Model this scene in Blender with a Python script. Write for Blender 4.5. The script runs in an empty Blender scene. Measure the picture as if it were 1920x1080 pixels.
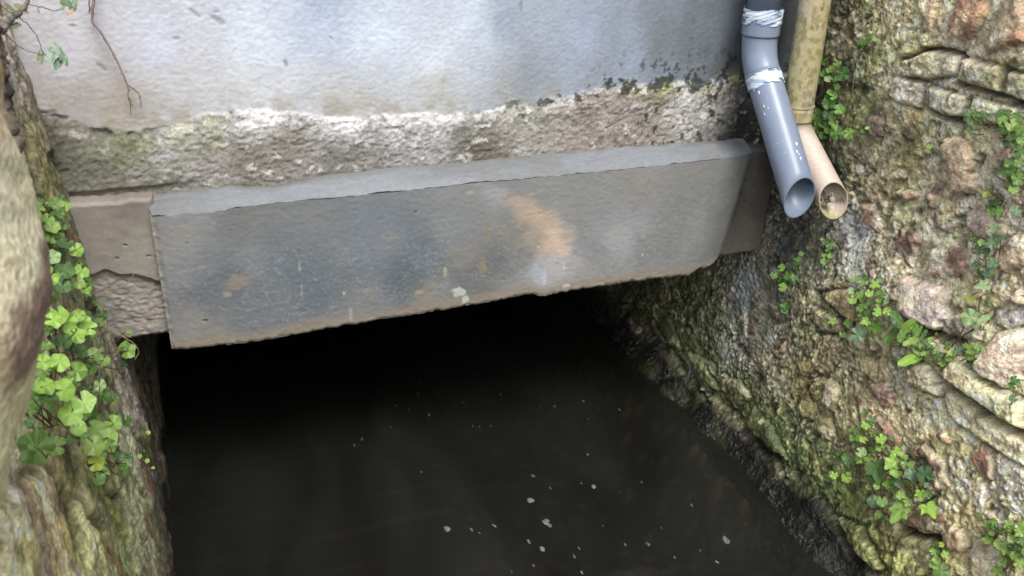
import bpy, bmesh, math, random
import numpy as np
from mathutils import Vector
# ------------------------------------------------------------------ camera, world, sun, exposure
sc = bpy.context.scene
F = 1731.5                                   # focal length in pixels of a 1920 px wide frame
CC = np.array([0.0, -1.7, 1.32])
def rot(yaw, p, r):
    f = np.array([np.sin(yaw)*np.cos(p), np.cos(yaw)*np.cos(p), -np.sin(p)])
    rt = np.array([np.cos(yaw), -np.sin(yaw), 0]); up = np.cross(rt, f)
    return np.array([np.cos(r)*rt+np.sin(r)*up, -np.sin(r)*rt+np.cos(r)*up, -f])
M = rot(*np.radians([21.13, 25.11, 1.554]))
cam_d = bpy.data.cameras.new("Camera"); cam = bpy.data.objects.new("Camera", cam_d)
sc.collection.objects.link(cam); sc.camera = cam
from mathutils import Matrix
mw = Matrix([[M[0][i], M[1][i], M[2][i], CC[i]] for i in range(3)] + [[0, 0, 0, 1]])
cam.matrix_world = mw
cam_d.sensor_width = 36; cam_d.lens = F/1920*36; cam_d.clip_start = 0.02; cam_d.clip_end = 200
cam_d.dof.use_dof = True; cam_d.dof.focus_distance = 1.95; cam_d.dof.aperture_fstop = 13.0

SUN_EL, SUN_AZ = 58.0, 180.0                 # azimuth, degrees clockwise from +Y
w = bpy.data.worlds.new("World"); sc.world = w; w.use_nodes = True
nt = w.node_tree; nt.nodes.clear()
sky = nt.nodes.new('ShaderNodeTexSky'); sky.sky_type = 'NISHITA'; sky.sun_disc = False
sky.sun_elevation = math.radians(SUN_EL); sky.sun_rotation = math.radians(SUN_AZ)
sky.air_density = 1.0; sky.dust_density = 4.0; sky.ozone_density = 1.0
hs = nt.nodes.new('ShaderNodeHueSaturation'); hs.inputs['Saturation'].default_value = 0.62
bg = nt.nodes.new('ShaderNodeBackground'); bg.inputs[1].default_value = 0.15
wo = nt.nodes.new('ShaderNodeOutputWorld')
nt.links.new(sky.outputs[0], hs.inputs['Color']); nt.links.new(hs.outputs[0], bg.inputs[0]); nt.links.new(bg.outputs[0], wo.inputs[0])
sd = bpy.data.lights.new("sun", 'SUN'); sd.energy = 1.3; sd.angle = math.radians(24); sd.color = (1.0, 0.975, 0.94)
so = bpy.data.objects.new("sun", sd); sc.collection.objects.link(so)
a, e = math.radians(SUN_AZ), math.radians(SUN_EL)
so.rotation_euler = Vector((math.sin(a)*math.cos(e), math.cos(a)*math.cos(e), math.sin(e))).to_track_quat('Z', 'Y').to_euler()
vs = sc.view_settings; vs.view_transform = 'Standard'; vs.look = 'None'; vs.exposure = 1.1; vs.gamma = 1.0
sc.cycles.max_bounces = 6; sc.cycles.use_denoising = True
K = 0.62                                     # observed sRGB colour -> base colour factor

# ------------------------------------------------------------------ helpers
rng = np.random.default_rng(7); random.seed(7)
def ray(x, y): return np.array([(x-960)/F, -(y-540)/F, -1.0]) @ M
def atp(x, y, n, c):
    d = ray(x, y); n = np.array(n, float); return CC + d*((c-n@CC)/(n@d))
def lin(c):
    c = np.asarray(c, float)/255.0
    return np.where(c <= 0.04045, c/12.92, ((c+0.055)/1.055)**2.4)
def sst(a, b, x):
    t = np.clip((x-a)/(b-a), 0, 1); return t*t*(3-2*t)
def _h(i, j, s):
    n = (i.astype(np.int64)*374761393 + j.astype(np.int64)*668265263 + int(s)*1274126177) & 0xFFFFFFFF
    n = ((n ^ (n >> 13))*1274126177) & 0xFFFFFFFF
    n = (n ^ (n >> 16)); n = (n*2246822519) & 0xFFFFFFFF
    return ((n ^ (n >> 15)) & 0xFFFFFF)/float(0xFFFFFF)
def vn(u, v, s=0):
    i = np.floor(u); j = np.floor(v); f = u-i; g = v-j
    f = f*f*f*(f*(f*6-15)+10); g = g*g*g*(g*(g*6-15)+10)
    return ((_h(i, j, s)*(1-f)+_h(i+1, j, s)*f)*(1-g) + (_h(i, j+1, s)*(1-f)+_h(i+1, j+1, s)*f)*g)*2-1
def fbm(u, v, o=5, s=0, g=0.5):
    r = 0; a = 1.0; t = 0; c, q = math.cos(0.6), math.sin(0.6)
    for k in range(o):
        r = r + a*vn(u, v, s+k*17); t += a; a *= g
        u, v = (c*u-q*v)*2.03+3.1, (q*u+c*v)*2.03+1.7
    return r/t
def rid(u, v, o=4, s=0):
    r = 0; a = 1.0; t = 0; c, q = math.cos(0.9), math.sin(0.9)
    for k in range(o):
        r = r + a*(1-np.abs(vn(u, v, s+k*13))*2.0); t += a; a *= .55
        u, v = (c*u-q*v)*2.1+1.3, (q*u+c*v)*2.1+5.7
    return r/t
def worley(u, v, s=0):
    i = np.floor(u); j = np.floor(v)
    f1 = np.full(u.shape, 9.); f2 = f1.copy(); idd = np.zeros(u.shape)
    for di in (-1, 0, 1):
        for dj in (-1, 0, 1):
            a, b = i+di, j+dj
            d = np.hypot(a+_h(a, b, s)-u, b+_h(a, b, s+5)-v); k = _h(a, b, s+9)
            m = d < f1
            f2 = np.where(m, f1, np.minimum(f2, d)); idd = np.where(m, k, idd); f1 = np.where(m, d, f1)
    return f1, f2, idd
def idw(u, v, pts, cols, warp=0.03, wf=12, p=3.0, s=3):
    """soft colour zones: damp, mossy and limy areas, observed light and shade kept in, ragged borders"""
    uu = u+warp*fbm(u*wf, v*wf, 5, s); vv = v+warp*fbm(u*wf+9, v*wf+4, 5, s+50)
    W = np.zeros(u.shape); C3 = np.zeros(u.shape+(3,))
    for (a, b), c in zip(pts, cols):
        k = 1.0/((uu-a)**2+(vv-b)**2+0.0004)**(p/2); W += k; C3 += k[..., None]*c
    return C3/W[..., None]
def polysd(u, v, poly):
    """signed distance to polygon, positive inside"""
    n = len(poly); d = np.full(u.shape, 1e9); ins = np.zeros(u.shape, bool)
    for k in range(n):
        ax, ay = poly[k]; bx, by = poly[(k+1) % n]; ex, ey = bx-ax, by-ay
        t = np.clip(((u-ax)*ex+(v-ay)*ey)/(ex*ex+ey*ey+1e-12), 0, 1)
        d = np.minimum(d, (u-ax-t*ex)**2+(v-ay-t*ey)**2)
        if abs(ey) > 1e-12:
            ins ^= ((ay > v) != (by > v)) & (u < ex*(v-ay)/ey+ax)
    return np.where(ins, 1, -1)*np.sqrt(d)
def polyld(u, v, line):
    d = np.full(u.shape, 1e9)
    for (ax, ay), (bx, by) in zip(line[:-1], line[1:]):
        ex, ey = bx-ax, by-ay; t = np.clip(((u-ax)*ex+(v-ay)*ey)/(ex*ex+ey*ey+1e-12), 0, 1)
        d = np.minimum(d, np.hypot(u-ax-t*ex, v-ay-t*ey))
    return d
def mix(a, b, t):
    t = np.asarray(t)[..., None] if np.ndim(t) else t
    return a*(1-t)+b*t
COL = sc.collection
def link_mesh(name, verts, faces, mat, parent=None, col=None, smooth=True):
    me = bpy.data.meshes.new(name)
    V = np.asarray(verts, np.float32)
    Fq = np.asarray(faces, np.int32)
    me.vertices.add(len(V)); me.vertices.foreach_set('co', V.ravel())
    k = Fq.shape[1]
    me.loops.add(Fq.size); me.loops.foreach_set('vertex_index', Fq.ravel())
    me.polygons.add(len(Fq)); me.polygons.foreach_set('loop_start', np.arange(0, Fq.size, k, dtype=np.int32))
    me.polygons.foreach_set('use_smooth', np.full(len(Fq), smooth))
    me.update(calc_edges=True)
    if col is not None:
        at = me.color_attributes.new('Col', 'FLOAT_COLOR', 'POINT'); at.data.foreach_set('color', np.asarray(col, np.float32).ravel())
    me.materials.append(mat)
    o = bpy.data.objects.new(name, me); COL.objects.link(o)
    if parent: o.parent = parent
    return o
def gridfaces(n, m, off=0):
    a = np.arange(n*m).reshape(n, m)+off
    return np.stack([a[:-1, :-1], a[1:, :-1], a[1:, 1:], a[:-1, 1:]], -1).reshape(-1, 4)
def grid(name, P, C4, mat, parent=None, flip=False, smooth=True):
    n, m = P.shape[:2]; f = gridfaces(n, m)
    if flip: f = f[:, ::-1]
    return link_mesh(name, P.reshape(-1, 3), f, mat, parent, C4.reshape(-1, 4), smooth)
def tag(o, label=None, cat=None, group=None, kind=None):
    for k, v in (('label', label), ('category', cat), ('group', group), ('kind', kind)):
        if v: o[k] = v
    return o
def empty(name, label, cat, loc=(0, 0, 0), group=None):
    o = bpy.data.objects.new(name, None); o.empty_display_size = .05; COL.objects.link(o)
    return tag(o, label, cat, group)
def setp(o, root):                            # parent keeping world coordinates
    o.parent = root; return o
def tube(pts, rad, seg=10, cap=True):
    """verts, faces of a swept tube through pts with radii rad"""
    pts = np.asarray(pts, float); n = len(pts); rad = np.broadcast_to(np.asarray(rad, float), (n,))
    V = []; prev = None
    for i in range(n):
        t = pts[min(i+1, n-1)]-pts[max(i-1, 0)]; t = t/(np.linalg.norm(t)+1e-12)
        if prev is None:
            a = np.cross(t, [0, 0, 1.]) if abs(t[2]) < .9 else np.cross(t, [1., 0, 0])
        else: a = prev-t*(prev@t)
        a = a/(np.linalg.norm(a)+1e-12); prev = a; b = np.cross(t, a)
        th = np.arange(seg)*2*np.pi/seg
        V.append(pts[i]+rad[i]*(np.cos(th)[:, None]*a+np.sin(th)[:, None]*b))
    V = np.concatenate(V); Fs = []
    for i in range(n-1):
        for k in range(seg):
            Fs.append((i*seg+k, i*seg+(k+1) % seg, (i+1)*seg+(k+1) % seg, (i+1)*seg+k))
    return V, np.array(Fs)
def merge(parts):
    V = []; Fs = []; C4 = []; o = 0
    for p in parts:
        V.append(p[0]); Fs.append(p[1]+o); o += len(p[0])
        if len(p) > 2: C4.append(p[2])
    return np.concatenate(V), np.concatenate(Fs), (np.concatenate(C4) if C4 else None)

# ------------------------------------------------------------------ materials
def mat_col(name, nscale=180, contrast=.35, bump=.25, bscale=260, rough=None, spec=.4, stretch=(1, 1, 1), coat=0, dist=.004, trans=0, crumb=0):
    m = bpy.data.materials.new(name); m.use_nodes = True; t = m.node_tree; N = t.nodes; L = t.links
    b = N['Principled BSDF']; at = N.new('ShaderNodeAttribute'); at.attribute_name = 'Col'
    tc = N.new('ShaderNodeTexCoord'); mp = N.new('ShaderNodeMapping'); mp.inputs['Scale'].default_value = stretch
    L.new(tc.outputs['Object'], mp.inputs[0])
    n1 = N.new('ShaderNodeTexNoise'); n1.inputs['Scale'].default_value = nscale; n1.inputs['Detail'].default_value = 5; n1.inputs['Roughness'].default_value = .62
    L.new(mp.outputs[0], n1.inputs['Vector'])
    r = N.new('ShaderNodeMapRange'); r.inputs['From Min'].default_value = .3; r.inputs['From Max'].default_value = .7
    r.inputs['To Min'].default_value = 1-contrast; r.inputs['To Max'].default_value = 1+contrast; L.new(n1.outputs['Fac'], r.inputs['Value'])
    v = N.new('ShaderNodeVectorMath'); v.operation = 'SCALE'; L.new(at.outputs['Color'], v.inputs[0]); L.new(r.outputs[0], v.inputs['Scale'])
    L.new(v.outputs[0], b.inputs['Base Color'])
    if rough is None: L.new(at.outputs['Alpha'], b.inputs['Roughness'])
    else: b.inputs['Roughness'].default_value = rough
    b.inputs['Specular IOR Level'].default_value = spec
    n2 = N.new('ShaderNodeTexNoise'); n2.inputs['Scale'].default_value = bscale; n2.inputs['Detail'].default_value = 6; n2.inputs['Roughness'].default_value = .65
    L.new(mp.outputs[0], n2.inputs['Vector'])
    bp = N.new('ShaderNodeBump'); bp.inputs['Strength'].default_value = bump; bp.inputs['Distance'].default_value = dist
    L.new(n2.outputs['Fac'], bp.inputs['Height']); L.new(bp.outputs[0], b.inputs['Normal'])
    if crumb:
        vo = N.new('ShaderNodeTexVoronoi'); vo.inputs['Scale'].default_value = crumb; L.new(mp.outputs[0], vo.inputs['Vector'])
        b2 = N.new('ShaderNodeBump'); b2.inputs['Strength'].default_value = .5; b2.inputs['Distance'].default_value = .003; b2.invert = True
        L.new(vo.outputs['Distance'], b2.inputs['Height']); L.new(bp.outputs[0], b2.inputs['Normal']); L.new(b2.outputs[0], b.inputs['Normal'])
    if coat: b.inputs['Coat Weight'].default_value = coat; b.inputs['Coat Roughness'].default_value = .25
    if trans:
        tr = N.new('ShaderNodeBsdfTranslucent'); L.new(v.outputs[0], tr.inputs['Color']); mx = N.new('ShaderNodeMixShader'); mx.inputs[0].default_value = trans
        L.new(b.outputs[0], mx.inputs[1]); L.new(tr.outputs[0], mx.inputs[2]); L.new(mx.outputs[0], N['Material Output'].inputs[0])
    return m
M_rubble = mat_col('rubble_masonry', 230, .42, .55, 330, crumb=170)
M_left = mat_col('mossy_masonry', 150, .40, .5, 260, crumb=150)
M_render = mat_col('cement_render', 120, .09, .05, 420, stretch=(.5, 1, 1.4), spec=.45, dist=.002)
M_band = mat_col('eroded_plaster', 210, .28, .5, 300)
M_beam = mat_col('troweled_concrete', 150, .09, .02, 420, stretch=(.3, 1, 1.5), dist=.002)
M_fillet = mat_col('fresh_mortar', 120, .10, .22, 380, dist=.002)
M_bed = mat_col('stream_silt', 60, .4, .3, 120)
M_leaf = mat_col('leaf_blade', 160, .14, .12, 220, rough=.42, spec=.5, trans=.28, dist=.001)
M_bark = mat_col('bark', 200, .35, .5, 260, rough=.85)
M_plastic = mat_col('grey_plastic', 30, .05, .04, 200, spec=.5, dist=.001)
M_cream = mat_col('weathered_plastic', 120, .12, .2, 240, spec=.4, dist=.002)
M_cement = mat_col('solvent_smear', 200, .10, .3, 260, rough=.45, dist=.001)
M_dark = mat_col('culvert_concrete', 60, .3, .4, 120)

# ------------------------------------------------------------------ water and stream bed
def axis(a0, a1, step, lo, hi, nlo=8, nhi=8):
    mid = np.arange(a0, a1, step)
    return np.concatenate([np.linspace(lo, a0-step, nlo), mid, np.linspace(a1, hi, nhi)])
def make_water():
    m = bpy.data.materials.new('stream_water'); m.use_nodes = True; t = m.node_tree; N = t.nodes; L = t.links; N.clear()
    o = N.new('ShaderNodeOutputMaterial'); tr = N.new('ShaderNodeBsdfTransparent'); gl = N.new('ShaderNodeBsdfGlossy')
    df = N.new('ShaderNodeBsdfDiffuse'); df.inputs['Color'].default_value = (.022, .024, .021, 1)
    mx0 = N.new('ShaderNodeMixShader'); mx0.inputs[0].default_value = .36
    tr.inputs['Color'].default_value = (.36, .32, .26, 1); gl.inputs['Roughness'].default_value = .03; gl.inputs['Color'].default_value = (1, 1, 1, 1)
    fr = N.new('ShaderNodeFresnel'); fr.inputs['IOR'].default_value = 1.333
    mx = N.new('ShaderNodeMixShader'); tc = N.new('ShaderNodeTexCoord'); mp = N.new('ShaderNodeMapping'); mp.inputs['Scale'].default_value = (1.5, .55, 1)
    mp.inputs['Rotation'].default_value = (0, 0, .35)
    n = N.new('ShaderNodeTexNoise'); n.inputs['Scale'].default_value = 4; n.inputs['Detail'].default_value = 3; n.inputs['Distortion'].default_value = .8
    bp = N.new('ShaderNodeBump'); bp.inputs['Strength'].default_value = .16; bp.inputs['Distance'].default_value = .02
    L.new(tc.outputs['Object'], mp.inputs[0]); L.new(mp.outputs[0], n.inputs['Vector']); L.new(n.outputs['Fac'], bp.inputs['Height'])
    L.new(bp.outputs[0], gl.inputs['Normal']); L.new(bp.outputs[0], fr.inputs['Normal'])
    n3 = N.new('ShaderNodeTexNoise'); n3.inputs['Scale'].default_value = 2.2; n3.inputs['Detail'].default_value = 4; n3.inputs['Distortion'].default_value = 1.2; L.new(mp.outputs[0], n3.inputs['Vector'])
    cr = N.new('ShaderNodeMixRGB'); cr.inputs[1].default_value = (.018, .019, .016, 1); cr.inputs[2].default_value = (.036, .038, .035, 1); rm = N.new('ShaderNodeMapRange'); rm.inputs[1].default_value = .35; rm.inputs[2].default_value = .65
    L.new(n3.outputs['Fac'], rm.inputs[0]); L.new(rm.outputs[0], cr.inputs[0]); L.new(cr.outputs[0], df.inputs['Color'])
    L.new(tr.outputs[0], mx0.inputs[1]); L.new(df.outputs[0], mx0.inputs[2])
    L.new(fr.outputs[0], mx.inputs[0]); L.new(mx0.outputs[0], mx.inputs[1]); L.new(gl.outputs[0], mx.inputs[2]); L.new(mx.outputs[0], o.inputs[0])
    xs = np.linspace(-.6, 1.6, 90); ys = np.linspace(-6, 5, 260)
    Y, X = np.meshgrid(ys, xs, indexing='ij'); Z = .0015*fbm(X*6, Y*3, 3, 4)
    o = grid('water', np.stack([X, Y, Z], -1), np.ones(X.shape+(4,))*.5, m, flip=True); tag(o, kind='structure')
    xs = axis(.6, 1.35, .006, -.8, 1.8, 10, 5); ys = axis(-1.2, .7, .006, -6, 5, 14, 10)
    Y, X = np.meshgrid(ys, xs, indexing='ij')
    sh = sst(.98, 1.22, X+.05*fbm(Y*5, X*5, 3, 8))
    Z = -.30+.27*sh
    f1, f2, idd = worley(X*22, Y*22, 5); peb = sst(.5, .15, f1)*(idd > .45)*.022; Z = Z+peb*sh+.006*fbm(X*30, Y*30, 3)
    c = mix(lin((70, 58, 40))*np.ones(X.shape+(3,)), lin((150, 130, 100)), sst(.1, 1, peb/.022)*idd)
    c = mix(c, c.mean(-1, keepdims=True)*np.ones(3), .5); c = mix(c*.3, c*1.2, sh)
    grid('stream_bed', np.stack([X, Y, Z], -1), np.concatenate([c, .6*np.ones(X.shape+(1,))], -1), M_bed, flip=True)['kind'] = 'structure'
make_water()

# ------------------------------------------------------------------ right wall
ZR = [-.4, -.02, .0, .03, .05, .066, .10, .20, .47, .62, .78, 1.3, 1.9]
XR = [1.16, 1.165, 1.18, 1.208, 1.218, 1.238, 1.240, 1.256, 1.305, 1.360, 1.375, 1.395, 1.41]
def xr(z): return np.interp(z, ZR, XR)
def xrs(z): return np.interp(z, [-.4, 0, .2, .47, .62, .78, 1.3, 1.9], [1.16, 1.19, 1.256, 1.302, 1.345, 1.375, 1.395, 1.41])
def RW(px, py, off=0.0):
    x = 1.28
    for _ in range(12): P = atp(px, py, (1, 0, 0), x-off); x = .5*x+.5*float(xr(P[2]))
    return P
def rwy(px, py): P = RW(px, py); return (P[1], P[2])
O, B, Pk, T, Dk, Yl, Gy = (168, 112, 62), (120, 78, 58), (176, 146, 126), (184, 152, 108), (84, 66, 56), (150, 132, 58), (158, 150, 140)
# polygon (photo pixels traced, put on the wall), colour a, colour b, protrusion m, kind: f flint, b block, r rimmed flint
ST = [
 ([(1718,-20),(1722,30),(1732,58),(1745,62),(1757,40),(1762,20),(1768,-20)], O, T, .022, 'f'),
 ([(1800,-20),(1782,50),(1790,65),(1812,78),(1826,75),(1842,50),(1852,25),(1858,-20)], O, B, .030, 'f'),
 ([(1885,-10),(1868,45),(1850,85),(1858,100),(1870,104),(1895,92),(1930,78),(1930,-20)], T, O, .034, 'f'),
 ([(1735,95),(1760,91),(1804,103),(1796,142),(1750,150),(1712,142),(1705,110)], (172,162,120), (150,138,100), .024, 'b'),
 ([(1808,106),(1875,120),(1892,135),(1877,176),(1840,165),(1797,150)], (168,156,118), (140,122,86), .028, 'b'),
 ([(1895,132),(1940,138),(1940,195),(1885,180)], (120,108,72), (160,150,110), .020, 'b'),
 ([(1680,143),(1733,153),(1736,177),(1729,205),(1690,197),(1668,180)], (156,144,118), (176,168,140), .020, 'b'),
 ([(1745,160),(1770,166),(1820,178),(1815,200),(1805,224),(1770,218),(1742,203)], (150,142,118), (172,162,128), .030, 'b'),
 ([(1826,181),(1870,192),(1908,200),(1908,230),(1850,235),(1814,222)], (168,162,112), (182,176,140), .022, 'b'),
 ([(1628,220),(1640,215),(1660,220),(1662,245),(1650,266),(1635,262),(1627,240)], (128,100,76), (150,122,92), .020, 'f'),
 ([(1762,270),(1775,258),(1800,254),(1825,270),(1838,295),(1832,330),(1838,360),(1815,368),(1790,362),(1785,335),(1768,310)], (186,150,104), (176,112,56), .045, 'f'),
 ([(1692,240),(1710,235),(1720,250),(1707,264),(1690,258)], Dk, Pk, .018, 'f'),
 ([(1602,305),(1625,303),(1622,330),(1603,332)], Pk, Gy, .015, 'f'),
 ([(1665,320),(1690,315),(1697,335),(1670,342)], Gy, T, .015, 'f'),
 ([(1682,358),(1698,352),(1722,362),(1712,374),(1690,370)], O, T, .014, 'f'),
 ([(1730,350),(1745,340),(1770,345),(1765,370),(1758,395),(1745,400),(1735,375)], B, Dk, .020, 'f'),
 ([(1610,380),(1640,378),(1650,395),(1656,430),(1645,438),(1625,420),(1612,400)], (176,132,92), O, .022, 'f'),
 ([(1760,396),(1790,396),(1803,420),(1780,440),(1750,425)], Pk, T, .020, 'f'),
 ([(1810,395),(1845,390),(1870,420),(1862,447),(1830,450),(1815,430)], Pk, B, .026, 'f'),
 ([(1690,420),(1728,425),(1730,450),(1715,502),(1695,490),(1680,470)], (150,110,70), B, .022, 'f'),
 ([(1750,465),(1790,462),(1822,480),(1812,512),(1770,523),(1740,512),(1745,480)], (186,158,122), (134,92,58), .034, 'f'),
 ([(1858,333),(1874,333),(1872,352),(1860,352)], O, O, .012, 'f'),
 ([(1862,290),(1895,275),(1905,300),(1880,320),(1858,318)], Pk, B, .018, 'f'),
 ([(1882,448),(1930,436),(1930,500),(1890,512),(1865,482)], T, (190,168,130), .026, 'f'),
 ([(1622,500),(1640,495),(1646,522),(1624,526)], B, O, .012, 'f'),
 ([(1668,558),(1688,532),(1700,520),(1740,523),(1790,545),(1780,575),(1784,600),(1757,623),(1745,621),(1715,602),(1688,580)], (174,154,140), (190,160,130), .060, 'f'),
 ([(1792,600),(1800,586),(1825,580),(1852,610),(1846,642),(1810,641),(1795,622)], (170,138,120), Pk, .030, 'f'),
 ([(1880,560),(1900,540),(1930,538),(1930,577),(1890,572)], (190,150,110), T, .034, 'f'),
 ([(1868,580),(1930,582),(1930,606),(1890,625),(1862,607)], (178,166,152), Gy, .024, 'f'),
 ([(1852,660),(1880,622),(1930,604),(1930,722),(1892,729),(1860,710),(1837,690)], (200,168,134), (186,146,112), .060, 'f'),
 ([(1700,690),(1722,678),(1742,685),(1772,718),(1762,745),(1732,731),(1705,716),(1695,702)], (196,168,96), (170,150,110), .034, 'b'),
 ([(1766,700),(1795,664),(1815,672),(1870,722),(1930,748),(1930,808),(1870,774),(1828,744)], (178,166,112), (158,140,88), .050, 'b'),
 ([(1777,724),(1820,750),(1870,789),(1930,822),(1930,880),(1850,832),(1790,792),(1767,752)], (180,168,120), (160,146,110), .026, 'b'),
 ([(1625,712),(1660,712),(1680,745),(1669,766),(1650,760),(1632,737)], (190,156,128), (150,112,84), .022, 'f'),
 ([(1643,780),(1665,785),(1691,820),(1690,830),(1675,842),(1660,815)], (172,116,80), B, .024, 'f'),
 ([(1718,832),(1735,827),(1755,853),(1775,868),(1779,890),(1787,915),(1772,930),(1746,918),(1748,900),(1752,880),(1740,862),(1725,858),(1712,866),(1702,848)], (112,76,56), (100,66,50), .034, 'r'),
 ([(1818,852),(1840,824),(1859,835),(1869,870),(1866,902),(1850,906),(1834,886)], (160,104,60), B, .024, 'r'),
 ([(1760,812),(1778,808),(1800,840),(1782,846),(1768,830)], (150,100,76), T, .018, 'f'),
 ([(1790,910),(1806,904),(1812,940),(1796,951)], (108,76,66), B, .012, 'f'),
 ([(1713,955),(1750,944),(1773,965),(1773,996),(1755,1003),(1720,985),(1706,967)], (150,112,58), (112,98,62), .045, 'f'),
 ([(1705,1000),(1728,990),(1768,1020),(1777,1060),(1730,1100),(1700,1100),(1702,1030)], (96,88,50), (122,110,66), .040, 'b'),
 ([(1768,1000),(1790,974),(1815,1000),(1826,1030),(1815,1046),(1790,1035),(1773,1016)], (164,132,88), (150,112,66), .036, 'r'),
 ([(1832,1013),(1870,1008),(1887,1040),(1882,1100),(1838,1100),(1820,1060)], (178,152,112), T, .030, 'f'),
 ([(1495,672),(1520,675),(1529,695),(1511,706),(1495,690)], Yl, (180,158,90), .018, 'f'),
 ([(1540,665),(1560,668),(1566,690),(1550,698),(1537,685)], Yl, (120,110,56), .018, 'f'),
 ([(1548,712),(1562,708),(1573,730),(1571,765),(1560,773),(1547,760),(1544,730)], (146,130,62), (110,100,50), .024, 'f'),
 ([(1462,638),(1476,636),(1477,661),(1461,662)], O, O, .010, 'f'),
 ([(1500,735),(1526,748),(1541,765),(1526,791),(1505,781)], (160,146,70), Yl, .020, 'f'),
 ([(1534,780),(1560,785),(1571,820),(1550,832),(1537,811)], (140,128,64), Yl, .020, 'f'),
 ([(1403,600),(1421,604),(1422,627),(1406,626)], (130,92,58), B, .010, 'f'),
 ([(1532,548),(1588,541),(1601,570),(1602,612),(1570,590)], (134,112,68), (150,128,72), .024, 'b'),
 ([(1526,570),(1574,598),(1586,622),(1550,626),(1522,600)], (140,124,78), (112,98,62), .016, 'b'),
 ([(1355,700),(1395,715),(1410,745),(1380,765),(1352,735)], (128,116,88), (104,96,62), .024, 'f'),
 ([(1290,655),(1345,680),(1350,735),(1318,735),(1285,700)], (96,104,72), (112,112,96), .022, 'f'),
 ([(1410,760),(1450,800),(1480,860),(1450,850),(1400,795)], (72,82,48), (96,96,70), .028, 'f'),
 ([(1590,960),(1640,985),(1690,1060),(1640,1070),(1600,1010)], (100,92,56), (84,80,46), .030, 'b'),
 ([(1230,560),(1260,590),(1280,660),(1240,640),(1215,600)], (78,74,52), (60,62,40), .020, 'f'),
 ([(1150,560),(1200,580),(1230,640),(1190,630),(1150,590)], (62,56,44), (70,62,48), .020, 'f'),
]
CR = [(1500,430,(52,56,44)),(1570,50,(98,95,72)),(1600,150,(82,86,60)),(1560,300,(58,62,46)),(1650,60,(132,122,82)),(1680,110,(140,136,86)),
 (1720,80,(150,142,96)),(1800,90,(150,134,104)),(1900,160,(140,130,100)),(1700,170,(150,140,112)),(1850,210,(150,145,100)),(1640,350,(112,102,72)),
 (1700,300,(128,118,78)),(1745,250,(120,112,72)),(1850,350,(152,140,112)),(1900,420,(150,136,112)),(1612,430,(164,170,162)),(1618,490,(150,156,146)),(1640,480,(112,104,70)),
 (1680,400,(128,124,84)),(1760,450,(162,152,118)),(1700,500,(148,140,104)),(1450,520,(66,72,60)),(1400,550,(118,124,120)),(1380,650,(112,118,106)),(1420,600,(122,124,112)),
 (1300,560,(62,70,38)),(1200,560,(60,56,42)),(1150,580,(46,42,34)),(1250,620,(66,68,44)),(1340,600,(78,88,50)),(1450,600,(82,82,64)),(1550,640,(122,116,76)),
 (1500,650,(98,98,62)),(1450,720,(112,112,80)),(1520,740,(112,108,62)),(1400,780,(92,92,56)),(1350,740,(92,94,66)),(1300,700,(70,80,52)),(1480,820,(92,96,66)),
 (1600,700,(128,122,82)),(1650,770,(152,142,100)),(1750,800,(172,162,122)),(1850,800,(172,162,116)),(1900,900,(182,166,130)),(1800,900,(166,156,110)),
 (1700,870,(122,116,76)),(1550,850,(96,100,66)),(1600,950,(84,90,50)),(1500,900,(66,76,40)),(1650,1000,(96,92,50)),(1750,1050,(110,102,62)),(1850,980,(152,142,92)),
 (1550,1000,(64,68,34)),(1620,1060,(82,86,42)),(1420,860,(60,64,44)),(1530,970,(58,74,30)),(1470,480,(40,44,36)),(1580,440,(80,78,62)),(1540,480,(64,66,46)),(1590,550,(122,108,66)),
 (1470,0,(60,58,48)),(1480,180,(40,40,34)),(1530,200,(66,70,48)),(1620,230,(92,94,60)),(1440,260,(38,38,34))]
GRS = lin((38, 37, 31))
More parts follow.
